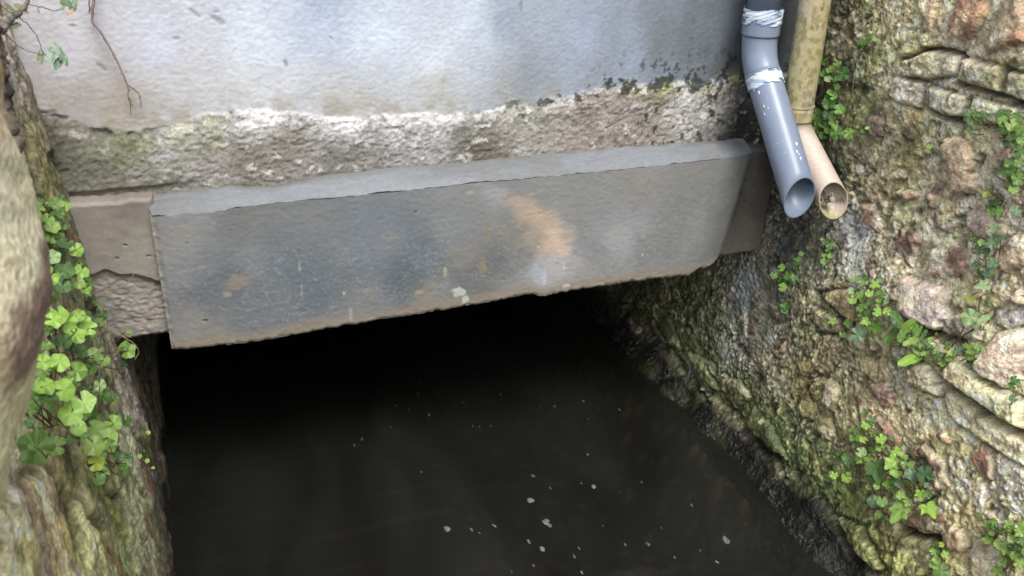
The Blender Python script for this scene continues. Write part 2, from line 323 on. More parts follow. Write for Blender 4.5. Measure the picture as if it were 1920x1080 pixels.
def make_right_wall():
    ys = axis(-1.0, .72, .0027, -7, 5, 60, 60); ys = np.concatenate([np.linspace(-7, -2.3, 30), np.arange(-2.25, -1.0, .007), ys[ys >= -1.0]]); zs = axis(-.06, 1.2, .0026, -.4, 1.9, 6, 90); zs = np.concatenate([zs[zs < -.03], np.arange(-.03, .09, .0013), zs[zs >= .09]])
    sA = np.concatenate([[0], np.cumsum(np.hypot(np.diff(zs), np.diff(xr(zs))))])
    Y, Z = np.meshgrid(ys, zs, indexing='ij'); A_ = np.interp(Z, zs, sA)
    wy = .010*fbm(Y*22, Z*22, 4, 11); wz = .010*fbm(Y*22+7, Z*22+3, 4, 12)
    wy = wy+.0035*fbm(Y*75, Z*75, 3, 14); wz = wz+.0035*fbm(Y*75+7, Z*75+3, 3, 15)
    Yw, Zw = Y+wy*1.6, Z+wz*1.6
    pts = [rwy(a, b) for a, b, c in CR]; cols = [(lin(c)*.9+.1*lin(c).mean())*K*np.array([1.0, 1.0, .96])*(1.75+.95*min(1, max(0, (a-1480)/220))) for a, b, c in CR]  # observed tones, so the shade of recesses stays in these colours
    C3 = idw(Y, Z, pts, cols, .035, 16, 3.2)
    # mortar and small rubble
    H = .008*fbm(Y*8, Z*8, 5, 1)+.0045*fbm(Yw*30, Zw*30, 4, 2)+.0020*fbm(Y*95, Z*95, 3, 3); tc_ = fbm(Yw*17, Zw*19, 3, 4)*6; H += .004*(tc_-np.floor(tc_))*sst(-.2, .2, fbm(Y*7, Z*7, 3, 6))
    f1, f2, idd = worley(Yw*15, Zw*17, 21); gap = f2-f1
    pr = sst(.02, .20, gap)*(idd > .45); H += pr*(.003*idd)
    cc = _h(np.floor(idd*997), np.floor(idd*331), 3)
    stone_tint = mix(lin((168, 142, 104)), lin((120, 92, 66)), cc)
    C3 = mix(C3, C3*.55+stone_tint*(C3.mean(-1)/.28)[..., None]*.42, pr*.8)
    f1, f2, id2 = worley(Yw*48, Zw*52, 31); p2 = sst(.05, .4, f2-f1)*(id2 > .55); H += p2*.0014*(1-pr*.7)
    C3 = mix(C3, C3*(.7+.8*id2)[..., None], p2*.8)
    # crumbly light and dark flecks of old mortar, moss
    fl = fbm(Y*70, Z*70, 4, 41); C3 = C3*(1.08+.55*sst(.12, .5, fl)-.45*sst(-.1, -.5, fl))[..., None]
    gr = fbm(Y*170, Z*170, 2, 43); zone = sst(-.3, .25, fbm(Y*16, Z*16, 3, 44)); H += .0022*gr
    C3 = mix(C3, np.minimum(C3*2.3+.05, .55), sst(.18, .42, gr)*zone*.9); C3 = C3*(1-.7*sst(-.18, -.5, gr)*(.4+.6*zone))[..., None]
    mo = sst(.05, .45, fbm(Y*13, Z*13, 5, 51)); C3 = mix(C3, C3*np.array([.74, .84, .50]), mo*.6)
    li = sst(.32, .6, fbm(Y*30, Z*30, 5, 61)); C3 = mix(C3, np.minimum(C3*1.9, .42), li*.6)
    R = .82-.1*mo
    C3 = C3*1.12+.012
    mt = sst(.05, .35, fbm(Y*34, Z*34, 5, 47)); C3 = mix(C3, C3*np.array([1.5, 1.42, 1.28]), mt*.6); dp = sst(.15, .45, fbm(Y*40+5, Z*40, 5, 48)); C3 = mix(C3, C3*np.array([.55, .50, .42]), dp*.6)
    # recesses: dark holes between the stones
    ho = sst(.34, .50, fbm(Y*26, Z*26, 5, 71)); H -= ho*.008; C3 = C3*(1-.35*ho)[..., None]
    for poly, ca, cb, prt, kd in ST:
        P = [rwy(a, b) for a, b in poly]; P = np.array(P)
        lo = P.min(0)-.03; hi = P.max(0)+.03
        i0, i1 = np.searchsorted(ys, [lo[0], hi[0]]); j0, j1 = np.searchsorted(zs, [lo[1], hi[1]])
        if i1 <= i0 or j1 <= j0: continue
        S = (slice(i0, i1), slice(j0, j1)); u, v = Y[S], Z[S]
        wp = .35 if kd == 'b' else .55
        dd = polysd(u+wy[S]*wp, v+wz[S]*wp, [tuple(q) for q in P])
        size = math.sqrt(abs(np.prod(P.max(0)-P.min(0)))); sd_ = int(P[0, 0]*1e4) % 991
        dd = dd-.001-.006*sst(0, .4, fbm(u*26, v*26, 5, sd_+21))*(kd != 'b')-.006*fbm(u*70, v*70, 3, sd_+22)*(kd != 'b'); m = sst(-.001, .0025, dd); ew = min(.010, size*.14); prt = prt*(.52 if kd != 'b' else .46)
        t = np.clip(dd/ew, 0, 1); dome = 1-(1-t)**2.2
        # knapped facets: minimum of a few tilted planes
        r_ = np.random.default_rng(sd_); fac = np.full(u.shape, 1.)
        c0 = P.mean(0)
        for _ in range(6):
            an = r_.uniform(0, 6.28); g = r_.uniform(.2, 1.1 if kd != 'b' else .2)/size
            fac = np.minimum(fac, 1.0-g*((u-c0[0]-r_.uniform(-.3, .3)*size)*math.cos(an)+(v-c0[1]-r_.uniform(-.3, .3)*size)*math.sin(an)))
        fac = np.clip(fac, .25, 1.1)
        hs_ = prt*dome*fac+.0050*fbm(u*24, v*24, 5, sd_)+(.0028 if kd == 'b' else .0022)*rid(u*70, v*70, 3, sd_+3)
        base = H[S]; grv = np.exp(-(np.minimum(dd, 0)/.006)**2)*(dd < .001)*(.008 if kd == 'b' else .0035)
        H[S] = (base-grv)*(1-m)+(hs_+base*.25)*m
        ca_, cb_ = lin(ca)*K*1.75*np.array([.95, 1, 1]), lin(cb)*K*1.7*np.array([.93, 1, 1]); ca_ = ca_*.78+.22*ca_.mean()+.012; cb_ = cb_*.78+.22*cb_.mean()+.012
        tt = sst(-.25, .35, fbm(u*20, v*20, 4, sd_+9)); c = mix(ca_*np.ones(u.shape+(3,)), cb_, tt)
        c = c*(1+.30*fbm(u*60, v*60, 4, sd_+2))[..., None]
        if kd != 'b':
            pale = sst(.12, .42, fbm(u*34, v*34, 5, sd_+5)); c = mix(c, lin((216, 202, 176))*K*1.3, pale*.75)
            dk = sst(.30, .55, fbm(u*26+4, v*26, 4, sd_+6)); c = mix(c, lin((92, 58, 42))*K, dk*.75)
        if kd == 'r':
            rim = sst(.009, .003, dd)*sst(-.001, .002, dd); c = mix(c, lin((214, 196, 156))*K, rim)
        if kd == 'b':
            c = c*(1+.6*fbm(u*45, v*45, 5, sd_+8))[..., None]; c = mix(c, C3[S], .25+.3*sst(0, .4, fbm(u*18, v*18, 4, sd_+1)))
        loc = C3[S]; lum = np.clip(loc.mean(-1)/.34, .4, 1.3)[..., None]; c = c*lum**.4
        du = sst(.0, .35, fbm(u*38, v*38, 5, sd_+12)); c = mix(c, loc*1.1+.01, du*(.5 if kd != 'r' else .2))
        c = c*(1.15+.5*fbm(u*150, v*150, 3, sd_+13))[..., None]
        C3[S] = mix(loc*(1-(.5 if kd == 'b' else .22)*np.exp(-(dd/.005)**2))[..., None], c, m)
        R[S] = R[S]*(1-m)+(.50 if kd != 'b' else .78)*m
    # cracks along the block courses
    for ln, wd, dp in (([(1793,158),(1820,164),(1890,184),(1915,196)], .005, .03), ([(1738,202),(1765,221),(1800,229)], .004, .022), ([(1690,112),(1745,90),(1800,100),(1808,108)], .004, .02),
                       ([(1770,712),(1800,738),(1850,775),(1925,818)], .006, .045), ([(1700,146),(1745,156)], .003, .012), ([(1755,925),(1700,960)], .004, .015),
                       ([(1530,548),(1562,575),(1600,612)], .004, .022), ([(1700,985),(1735,1002),(1765,1010)], .006, .04), ([(1690,588),(1730,618),(1765,636),(1800,650)], .009, .04),
                       ([(1400,800),(1450,862),(1520,930),(1570,1000)], .004, .014), ([(1330,690),(1375,770),(1430,850)], .004, .014), ([(1225,590),(1280,690),(1330,760)], .005, .018)):
        L_ = [rwy(*q) for q in ln]; d = polyld(Y+wy*.5, Z+wz*.5, L_); g = np.exp(-(d/wd)**2); H -= g*dp; C3 = C3*(1-.6*g)[..., None]
    # lime wash streak below the cream pipe
    L_ = [rwy(*q) for q in ((1585,395),(1605,440),(1612,500),(1608,540))]; d = polyld(Y+wy*1.5, Z+wz*1.5, L_)
    g = sst(.035, .008, d)*(.45+.55*sst(-.3, .3, fbm(Y*50, Z*14, 4, 77))); C3 = mix(C3, lin((186, 196, 192))*K, g*.8)
    for (qx, qy, rr) in ((1395,520,.05),(1405,560,.05),(1375,650,.045),(1440,640,.04),(1350,690,.03)):
        a_, b_ = rwy(qx, qy); g = np.exp(-((Y-a_)**2+(Z-b_)**2)/rr**2)*sst(-.05, .35, fbm(Y*26, Z*26, 5, 88)); C3 = mix(C3, lin((150, 160, 158))*K, g*.75)
    # dark wet gravelly foot at the water's edge
    zz = Z+.018*fbm(Y*5, Z*2, 4, 96)+.030*fbm(Y*16, Z*9, 5, 91); wet = sst(.078, .042, zz)
    C3 = mix(C3, mix(GRS, lin((62, 66, 38)), sst(0, .4, fbm(Y*11, Z*11, 4, 98)))*K*.62*(1+.9*fbm(Y*150, A_*150, 3, 93))[..., None], wet)
    glint = sst(.28, .5, fbm(Y*210, A_*210, 2, 95))*wet*sst(-.2, .3, fbm(Y*20, A_*20, 3, 99)); C3 = mix(C3, lin((130, 134, 132))*K, glint*.5)  # sparkle of the wet gravel painted as pale flecks
    H = H*(1-wet)+wet*(.010*fbm(Y*12, A_*12, 5, 92)+.0022*fbm(Y*110, A_*110, 3, 94, .7)-.010*np.exp(-((zz-.062)/.010)**2)); R = R*(1-wet)+.42*wet
    grn = sst(.055, .10, zz)*sst(.20, .12, zz); C3 = mix(C3, C3*np.array([.75, .95, .45]), grn*.7)
    # culvert shade put into the colour: darkened deep inside, lightened just past the mouth
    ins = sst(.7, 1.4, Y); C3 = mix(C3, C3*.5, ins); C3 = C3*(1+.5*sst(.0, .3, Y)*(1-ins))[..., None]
    # keep the wall clear of the pier at the lintel's end
    ZD = Z+wet*H*.7; H = H*(1-.4*wet)
    C3 = (C3*.84+.16*C3.mean(-1, keepdims=True))*1.14
    X = xr(Z+(.026*fbm(Y*5, Z*2, 4, 96)+.012*fbm(Y*17, Z*6, 4, 97))*sst(.2, .06, Z))-H-.045*sst(-.15, -.8, Y)*sst(.22, .05, Z)
    P = np.stack([X, Y, ZD], -1)
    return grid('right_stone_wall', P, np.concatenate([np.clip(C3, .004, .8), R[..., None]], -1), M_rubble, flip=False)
rw = make_right_wall()
rw.name = 'rubble_wall'; tag(rw, 'rough flint and rubble retaining wall with brown nodules right of the stream', 'wall')

# ------------------------------------------------------------------ left wall
ZL = [-.4, 0, .2, .46, .73, .95, 1.2, 1.4]; XL = [-.10, -.105, -.125, -.165, -.188, -.222, -.25, -.27]
def xl(z): return np.interp(z, ZL, XL)
def LW(px, py, off=0.0, ymax=-.04, ymin=-1.2):
    x = -.15
    for _ in range(12): P = atp(px, py, (1, 0, 0), x+off); x = .5*x+.5*float(xl(P[2]))
    if P[1] > ymax or P[1] < -1.7: P = atp(px, py, (0, 1, 0), ymax)
    if P[1] < ymin: P = atp(px, py, (0, 1, 0), ymin)
    return P
CL = [(60,300,(92,84,54)),(100,330,(78,78,46)),(70,240,(96,90,66)),(80,420,(66,80,40)),(150,600,(84,88,56)),(230,700,(102,94,84)),(280,720,(70,64,52)),(200,800,(76,78,48)),
 (240,850,(116,116,92)),(230,950,(120,122,88)),(150,1000,(152,146,118)),(60,950,(168,158,114)),(60,850,(142,142,104)),(20,1020,(162,152,108)),(280,950,(70,70,48)),
 (300,1000,(64,52,46)),(180,900,(92,92,52)),(175,1030,(110,112,62)),(215,1060,(96,102,58)),(120,900,(84,76,58)),(95,960,(150,128,96)),(30,500,(120,110,80))]
def make_left_wall():
    ys = axis(-1.35, .5, .0035, -6, 5, 40, 50); zs = axis(.0-.06, 1.13, .0032, -.4, 1.16, 6, 4)
    Y, Z = np.meshgrid(ys, zs, indexing='ij')
    pts = []; cols = []
    for a_, b_, c in CL:
        P = LW(a_, b_, 0, .3, -1.3); pts.append((P[1]*.6, P[2])); cols.append(lin(c)*K)
    for yy in (-1.1, -.8, -.5, -.25, -.05):
        for z_ in (1.0, 1.12): pts.append((yy*.6, z_)); cols.append(lin((122, 112, 98))*K*.8)
    C3 = idw(Y*.6, Z, pts, cols, .05, 9, 3.0, 13)
    wy = .016*fbm(Y*12, Z*12, 4, 111); wz = .016*fbm(Y*12+7, Z*12+3, 4, 112)
    H = .010*fbm(Y*7, Z*2.6, 5, 101)+.002*rid(Y*30, Z*22, 4, 102)+.0018*fbm(Y*90, Z*80, 3, 103)
    f1, f2, idd = worley((Y+wy*1.5)*8.5, (Z+wz*1.5)*5.0, 121); pr = sst(.02, .16, f2-f1); H += pr*(.002+.010*idd)
    cc = _h(np.floor(idd*997), np.floor(idd*331), 13)
    C3 = C3*.75+.25*C3.mean(-1, keepdims=True); C3 = C3*2.9; C3 = mix(C3, C3*(.65+.8*cc)[..., None], pr*.9); C3 = C3*(1-.5*(1-pr))[..., None]
    f1, f2, id2 = worley((Y+wy)*30, (Z+wz)*34, 131); H += sst(.05, .4, f2-f1)*(id2 > .5)*.0025
    C3 = C3*(1+.25*(id2-.5))[..., None]
    mo = sst(0, .4, fbm(Y*9, Z*9, 5, 151)); C3 = mix(C3, C3*np.array([.84, .92, .50]), mo*.75*sst(1.0, .9, Z))
    fl = fbm(Y*60, Z*60, 4, 141); C3 = C3*(1+.6*sst(.1, .5, fl)-.5*sst(-.1, -.5, fl))[..., None]
    li = sst(.25, .5, fbm(Y*20, Z*20, 5, 161)); C3 = mix(C3, np.minimum(C3*1.7, .40), li*.6)
    rd = sst(.35, .5, fbm(Y*16+3, Z*9, 4, 171)); C3 = mix(C3, lin((130, 84, 60))*K, rd*.55)
    wet = sst(.09, .03, Z+.03*fbm(Y*10, Z*4, 4, 191)); C3 = mix(C3, lin((40, 38, 30))*K*np.ones(3), wet)
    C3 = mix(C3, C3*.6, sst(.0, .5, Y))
    P = np.stack([xl(Z)+H, Y, Z], -1)
    R = .8-.35*wet
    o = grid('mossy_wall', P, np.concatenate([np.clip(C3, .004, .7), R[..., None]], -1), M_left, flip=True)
    return tag(o, 'mossy stone wall seen edge-on left of the stream under the leafy plants', 'wall')
lw = make_left_wall()

# ------------------------------------------------------------------ rendered back wall and its eroded foot
house = empty('rendered_wall', 'pale weathered cement-rendered wall standing above the concrete lintel', 'wall')
YB = .075
RIM = [(20,195),(60,205),(110,222),(150,232),(200,244),(260,250),(330,236),(430,208),(560,210),(700,216),(850,212),(930,200),(1000,190),(1080,176),(1160,160),(1250,157),(1330,150),(1400,140),(1450,138)]
def BW(px, py, y=YB): P = atp(px, py, (0, 1, 0), y); return (P[0], P[2])
CB = [(20,100,(196,190,184)),(100,100,(200,196,196)),(300,100,(200,203,212)),(500,60,(206,213,224)),(700,60,(202,213,228)),(620,10,(158,174,200)),(615,60,(182,194,214)),(800,100,(206,213,222)),(860,30,(196,206,220)),
 (900,80,(190,200,214)),(955,60,(152,166,186)),(1000,150,(146,156,166)),(1100,80,(164,178,204)),(1180,100,(154,168,190)),(1250,60,(132,142,148)),(1330,60,(122,132,138)),(1380,100,(108,118,122)),
 (1390,30,(122,132,142)),(800,170,(186,186,180)),(650,190,(186,184,176)),(500,170,(206,207,208)),(400,180,(198,195,190)),(250,200,(178,168,148)),(150,180,(176,164,150)),(60,150,(186,172,160)),(960,165,(170,172,170)),(1130,130,(150,160,170)),(350,150,(196,192,186)),(1420,60,(70,72,66))]
CB2 = [(150,330,(112,118,98)),(200,300,(122,130,102)),(300,300,(166,168,166)),(250,370,(150,142,130)),(180,370,(150,140,130)),(400,300,(162,156,150)),(550,280,(142,136,128)),(480,320,(136,130,118)),(700,280,(150,146,140)),
 (640,310,(125,122,112)),(800,260,(166,166,164)),(900,290,(120,115,100)),(1000,230,(152,149,140)),(1100,250,(162,150,140)),(1200,230,(142,132,125)),(1300,210,(176,172,168)),(1350,200,(166,160,150)),
 (1250,172,(132,128,98)),(500,222,(214,214,214)),(650,228,(208,208,212)),(800,222,(206,206,210)),(180,262,(120,118,100)),(100,240,(90,86,70)),(130,215,(150,140,120)),(330,262,(176,176,170)),(400,235,(150,150,138)),(1000,205,(160,160,150)),(1400,230,(52,52,48)),(1385,270,(60,58,54)),(100,300,(74,72,54)),(250,270,(120,120,92))]
def make_back_wall():
    xs = axis(-.32, 1.42, .0026, -.9, 3.0, 5, 12); zs = axis(.72, 1.16, .0024, .50, 3.2, 12, 40)
    X, Z = np.meshgrid(xs, zs, indexing='ij')
    R_ = np.array([BW(*p) for p in RIM]); rz = np.interp(X, R_[:, 0], R_[:, 1])
    nz = .010*fbm(X*14, Z*14, 5, 201); dz = (rz+nz)-Z                              # >0 below the rim
    # rendered part: brushed strokes
    th = -.06+.16*fbm(X*3.2, Z*3.2, 2, 205); s1 = X*np.cos(th)+Z*np.sin(th); s2 = -X*np.sin(th)+Z*np.cos(th)
    brush = fbm(s1*60, s2*230, 3, 211)
    Hr = .00018*brush+.0018*fbm(X*4, Z*4, 3, 212)+.0006*fbm(X*220, Z*220, 2, 213)
    Cr = idw(X, Z, [BW(a_, b_) for a_, b_, c in CB], [lin(c)*K*(1.26 if a_ < 930 else 1.12)*(.82 if a_ > 1220 else 1)*np.array([.95, 1.0, 1.06] if a_ > 420 else [.93, .99, 1.12]) for a_, b_, c in CB], .05, 6, 2.4, 23); Cr = Cr*.7+.3*Cr.mean(-1, keepdims=True)
    Cr = Cr*(1+.05*brush+.07*fbm(X*30, Z*30, 4, 215)+.07*fbm(X*190, Z*190, 2, 216))[..., None]
    st = sst(.3, .6, fbm(X*13, Z*10, 5, 217)); Cr = mix(Cr, Cr*np.array([.93, .88, .82]), st*.7)
    run = sst(.1, .6, fbm(X*28, Z*2.0, 4, 218))*sst(.75, 1.0, X); Cr = mix(Cr, Cr*.78, run*.6)
    dg = sst(.52, .62, fbm(X*70, Z*90, 3, 219)); Cr = mix(Cr, Cr*.85, dg*.4); Hr += dg*.0003*-1
    for (qx, qy, l, an) in ((410,38,.018,.6),(365,25,.012,.7),(330,72,.010,0),(137,48,.008,.2),(190,125,.012,.8),(535,118,.010,1.4),(405,22,.008,0),(978,12,.012,1.5),(235,135,.006,.4),(620,70,.006,.8)):
        a_, b_ = BW(qx, qy); cu, cv = (X-a_)*math.cos(an)-(Z-b_)*math.sin(an), (X-a_)*math.sin(an)+(Z-b_)*math.cos(an)
        g = sst(1.1, .6, np.hypot(cu/l, cv/(l*.35))+.4*fbm(X*90, Z*90, 3, 220)); Hr -= g*.0012; Cr = mix(Cr, lin((128, 128, 128))*K, g*.5)
    near = sst(-.055, -.005, dz); ht = near*sst(-.2, .3, fbm(X*40, Z*40, 4, 221)); Cr = mix(Cr, lin((170, 160, 136))*K, ht*.55*sst(.95, .7, X))
    # black algae just above and on the rim on the right
    al = sst(-.02, .12, fbm(X*46, Z*54, 5, 231, .62)-(np.abs(dz-.002)/.022)**1.3*.35)*sst(.60, .72, X)
    al2 = sst(.20, .36, fbm(X*70, Z*50, 5, 233, .65))*sst(-.10, -.02, dz)*sst(.80, 1.0, X); al = np.clip(al+al2, 0, 1)
    # eroded band below
    Cb = idw(X, Z, [BW(a_, b_, .05) for a_, b_, c in CB2], [(lin(c)*.75+.25*lin(c).mean())*K*(1.25 if b_ < 248 else 1.0) for a_, b_, c in CB2], .028, 15, 3.4, 33)
    dz = dz+.007*fbm(X*60, Z*70, 4, 240); Hb = .006*sst(-.004, .03, dz)+.004*fbm(X*11, Z*14, 5, 241)+.0012*rid(X*26, Z*44, 4, 242)*sst(.075, .02, dz)+.0016*fbm(X*120, Z*140, 3, 243)
    f1, f2, idd = worley((X+.4*nz)*20, (Z+.4*nz)*34, 245); Hb += sst(.05, .3, f2-f1)*idd*.0012
    f3, f4, idk = worley((X+1.2*nz)*5.2, (Z+nz)*11, 247); ck = sst(.03, .0, f4-f3)*sst(-.1, .3, fbm(X*12, Z*16, 3, 249)); Hb -= ck*.002; Cb = Cb*(1-.12*ck)[..., None]
    g7 = fbm(X*150, Z*190, 2, 248); sm = (.35+.65*sst(.07, .02, dz+.02*fbm(X*9, Z*9, 3, 239))); Cb = Cb*(1.08+(.5*fbm(X*60, Z*85, 4, 246)+.5*g7)*sm)[..., None]; Hb += .0018*g7
    wf = sst(.0, .35, 1.5*fbm(X*52, Z*64, 5, 251, .62)+.50*np.exp(-((dz-.010)/.012)**2)-.42+.25*fbm(X*7, Z*7, 3, 252))*sst(-.12, .05, X)
    wf2 = sst(.30, .55, fbm(X*36, Z*46, 5, 253)); Cb = mix(Cb, lin((222, 222, 220))*K*1.05, np.clip(wf*.85+wf2*.35*sst(.09, .02, dz), 0, 1)*.8); Hb += wf*.0015
    dk = sst(.28, .5, fbm(X*20, Z*30, 5, 255)); Cb = mix(Cb, Cb*np.array([.7, .71, .66]), dk*.4)
    mo = sst(.1, .5, fbm(X*14, Z*16, 4, 257))*sst(.35, .05, X); Cb = mix(Cb, Cb*np.array([.88, .92, .78]), mo)
    m = sst(-.003, .006, dz)
    cv = sst(.010, .0, np.abs(dz-.002-.022*fbm(X*16, Z*9, 5, 261)))*sst(.06, -.08, X+.05*fbm(X*30, Z*30, 3, 262))*sst(-.3, .2, fbm(X*34, Z*40, 3, 264)+.2)      # dark crevice at the left end
    H = Hr*(1-m)+Hb*m; C3 = mix(Cr, Cb, m)
    H -= cv*.005; C3 = C3*(1-.4*cv)[..., None]
    H += al*.001; yel = sst(.12, .3, fbm(X*30, Z*38, 4, 263))*sst(.03, .0, np.abs(dz-.006))*sst(.9, 1.0, X)
    C3 = mix(C3, lin((176, 172, 108))*K, yel*.7); C3 = mix(C3, lin((58, 64, 56))*K, al*.93)
    # bottom left ledge stands forward to meet the lower block
    H += .010*sst(.86, .80, Z)*sst(.06, -.06, X)*sst(.742, .75, Z)
    H = np.where(Z < .755, np.minimum(H, .012+.02*sst(.735, .755, Z)), H)
    Rg = (.50+.1*fbm(X*20, Z*20, 3, 271))*(1-m)+.85*m
    P = np.stack([X, YB-H, Z], -1); C4 = np.concatenate([np.clip(C3, .01, .8), Rg[..., None]], -1)
    # split into the smooth render and the eroded band, along the rim
    n, mm = X.shape; f = gridfaces(n, mm); mid = (dz.reshape(-1)[f]).mean(1) > 0
    V = P.reshape(-1, 3); C4 = C4.reshape(-1, 4)
    for nm, sel, mat in (('render_coat', ~mid, M_render), ('eroded_footing', mid, M_band)):
        ff = f[sel]; u, inv = np.unique(ff, return_inverse=True)
        link_mesh(nm, V[u], inv.reshape(-1, 4), mat, house, C4[u])
make_back_wall()

# ------------------------------------------------------------------ concrete lintel (with piers and mortar fillet)
lint = empty('concrete_lintel', 'grey trowelled concrete lintel spanning the dark culvert mouth', 'lintel')
CF = [(900,420,(142,140,134)),(1095,445,(150,148,142)),(975,465,(138,132,122)),(1110,500,(150,148,142)),(955,345,(140,140,136)),(1060,355,(146,144,138)),(985,540,(150,146,140)),(320,430,(152,148,144)),(335,600,(142,136,130)),(350,640,(150,146,136)),(340,500,(150,146,144)),(450,420,(128,126,122)),(420,520,(108,116,120)),(550,500,(112,122,128)),(600,560,(108,118,125)),(700,450,(126,134,141)),(600,420,(132,132,132)),
 (800,470,(116,124,129)),(850,400,(142,142,140)),(760,520,(102,110,116)),(930,375,(160,158,155)),(1020,505,(182,182,186)),(1060,500,(176,168,164)),(960,430,(142,134,122)),(925,480,(116,116,112)),
 (1100,400,(146,144,136)),(1165,440,(166,168,166)),(1160,415,(156,156,152)),(1250,400,(140,138,130)),(1300,450,(140,138,130)),(1200,360,(150,145,135)),(1350,400,(130,130,122)),(1350,480,(124,124,118)),(700,590,(132,132,130)),(1100,530,(150,146,136)),
 (500,600,(124,126,128)),(400,640,(146,140,130)),(640,600,(140,136,130)),(820,570,(140,136,128)),(450,470,(136,136,136)),(380,560,(118,122,124)),(1120,470,(150,148,142)),(1220,480,(142,140,134)),(960,400,(140,138,132)),(890,520,(122,120,116))]
def FX(px, py): P = atp(px, py, (0, 1, 0), 0); return (P[0], P[2])
TOPE = [FX(*p) for p in ((285,407),(400,398),(520,380),(640,371),(760,358),(900,343),(1020,333),(1150,320),(1300,304),(1405,292))]
BOTE = [FX(*p) for p in ((318,657),(345,656),(480,642),(560,628),(640,613),(760,594),(860,578),(900,570),(1000,553),(1020,556),(1080,545),(1200,527),(1330,511),(1352,500))]
def make_lintel():
    x0, x1 = -.049, 1.236; n = 520; m = 130
    U, V = np.meshgrid(np.linspace(0, 1, n), np.linspace(0, 1, m), indexing='ij')
    X = x0+(x1-x0)*U
    te = np.array(TOPE); be = np.array(BOTE)
    top = np.interp(X, te[:, 0], te[:, 1])+.0016*fbm(X*30, X*0, 4, 301); bot = np.interp(X, be[:, 0], be[:, 1])+.0022*fbm(X*55, X*0+3, 4, 302)+.0015*sst(.2, .5, fbm(X*120, X*0, 2, 303))
    tq = np.clip((U-.972)/.028, 0, 1); bot = bot+.026*(1-np.sqrt(1-tq**2*.998))
    Z = bot+(top-bot)*V
    # slanting right end: pull columns leftwards towards the bottom
    tl = sst(.80, 1, U); X = X-tl*(1-V)**.9*.052; X = X-.010*sst(.12, 0, V)*tl-(1-U)**8*0.003*V
    e = sst(0, .010, X-x0)*sst(0, .012, (x1-X-(1-V)**.9*.052))*sst(0, .006, Z-bot)
    th = .35*fbm(X*1.6, Z*1.6, 2, 305); s1 = X*np.cos(th)+Z*np.sin(th); s2 = -X*np.sin(th)+Z*np.cos(th)
    tr = fbm(s1*14, s2*120, 4, 311)
    H = .00020*tr+.0010*fbm(X*5, Z*6, 3, 312)+.0005*fbm(X*160, Z*160, 2, 313)-.004*(1-e)
    C3 = idw(X, Z, [FX(a_, b_) for a_, b_, c in CF], [(lin(c)*.65+.35*lin(c).mean())*K*1.12*np.array([.95, 1.0, 1.05]) for a_, b_, c in CF], .030, 12, 3.6, 43)
    C3 = C3*(1+.05*tr+.07*fbm(X*24, Z*24, 4, 315))[..., None]
    # older slate-blue film with pale specks, where the new skim is missing
    old = sst(-.12, .10, fbm(X*5, Z*9, 5, 321)+.45*sst(.0, .12, X+.06)-.55*sst(.50, .82, X)-.5*sst(.62, .70, Z)-.5*sst(.475, .445, Z-.01))
    C3 = mix(C3, C3*np.array([.89, .92, .94]), old*.6)
    sp = sst(.25, .5, fbm(X*240, Z*240, 3, 323)+.25*fbm(X*20, Z*20, 3, 324))*old*sst(.66, .58, Z); C3 = mix(C3, lin((168, 178, 184))*K, sp*.35)
    warm = sst(.25, .5, fbm(X*11, Z*16, 5, 325)); C3 = mix(C3, lin((158, 150, 138))*K, warm*.35)
    sk = sst(.2, .5, fbm(X*18, Z*7, 4, 326)); C3 = mix(C3, lin((166, 168, 168))*K, sk*.25*sst(.5, .8, X))
    bd = sst(.035, .012, Z-bot); C3 = mix(C3, lin((158, 146, 128))*K, bd*.7)
    def mark(qx, qy, lx, lz, col, an=0, k=.9, hh=0):
        nonlocal C3, H
        a_, b_ = FX(qx, qy); cu, cv = (X-a_)*math.cos(an)-(Z-b_)*math.sin(an), (X-a_)*math.sin(an)+(Z-b_)*math.cos(an)
        g = sst(1.15, .75, np.hypot(cu/lx, cv/lz)+.45*fbm(X*110, Z*110, 3, int(qx))); C3 = mix(C3, lin(col)*K, g*k); H = H+g*hh
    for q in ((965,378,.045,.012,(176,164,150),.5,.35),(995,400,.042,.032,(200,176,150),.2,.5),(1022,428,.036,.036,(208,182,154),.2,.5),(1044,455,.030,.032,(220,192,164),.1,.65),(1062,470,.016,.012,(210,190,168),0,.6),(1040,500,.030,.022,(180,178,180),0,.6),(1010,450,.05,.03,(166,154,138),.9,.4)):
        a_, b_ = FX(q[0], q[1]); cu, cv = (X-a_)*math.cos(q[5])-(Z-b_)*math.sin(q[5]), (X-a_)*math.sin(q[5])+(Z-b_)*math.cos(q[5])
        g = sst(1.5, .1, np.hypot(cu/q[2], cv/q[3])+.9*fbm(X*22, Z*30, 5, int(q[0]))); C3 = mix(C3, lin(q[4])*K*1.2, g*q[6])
    for q in ((860,548,.015,.012,(196,208,200)),(872,562,.008,.010,(200,205,195)),(445,527,.022,.018,(150,144,134)),(425,553,.008,.007,(160,158,150)),(835,510,.004,.013,(176,172,150)),(1205,478,.002,.004,(210,200,180)),
              (562,500,.003,.010,(170,168,150)),(566,545,.002,.012,(170,168,156)),(690,545,.012,.005,(168,150,132)),(786,548,.010,.005,(168,150,134)),(658,590,.004,.016,(166,168,170)),(905,500,.008,.022,(150,138,120)),(915,440,.006,.016,(150,142,122)),
              (1020,520,.006,.020,(196,200,214)),(1057,505,.003,.018,(196,196,206)),(930,362,.028,.010,(170,170,170)),(880,362,.01,.004,(172,172,172)),(1160,440,.035,.030,(168,170,170)),(1208,430,.006,.022,(164,164,160)),(1062,535,.010,.004,(206,200,186)),
              (1010,462,.004,.003,(206,190,160)),(645,550,.003,.004,(190,190,180)),(400,418,.006,.003,(160,160,156)),(380,500,.008,.003,(158,158,154))):
        mark(*q)
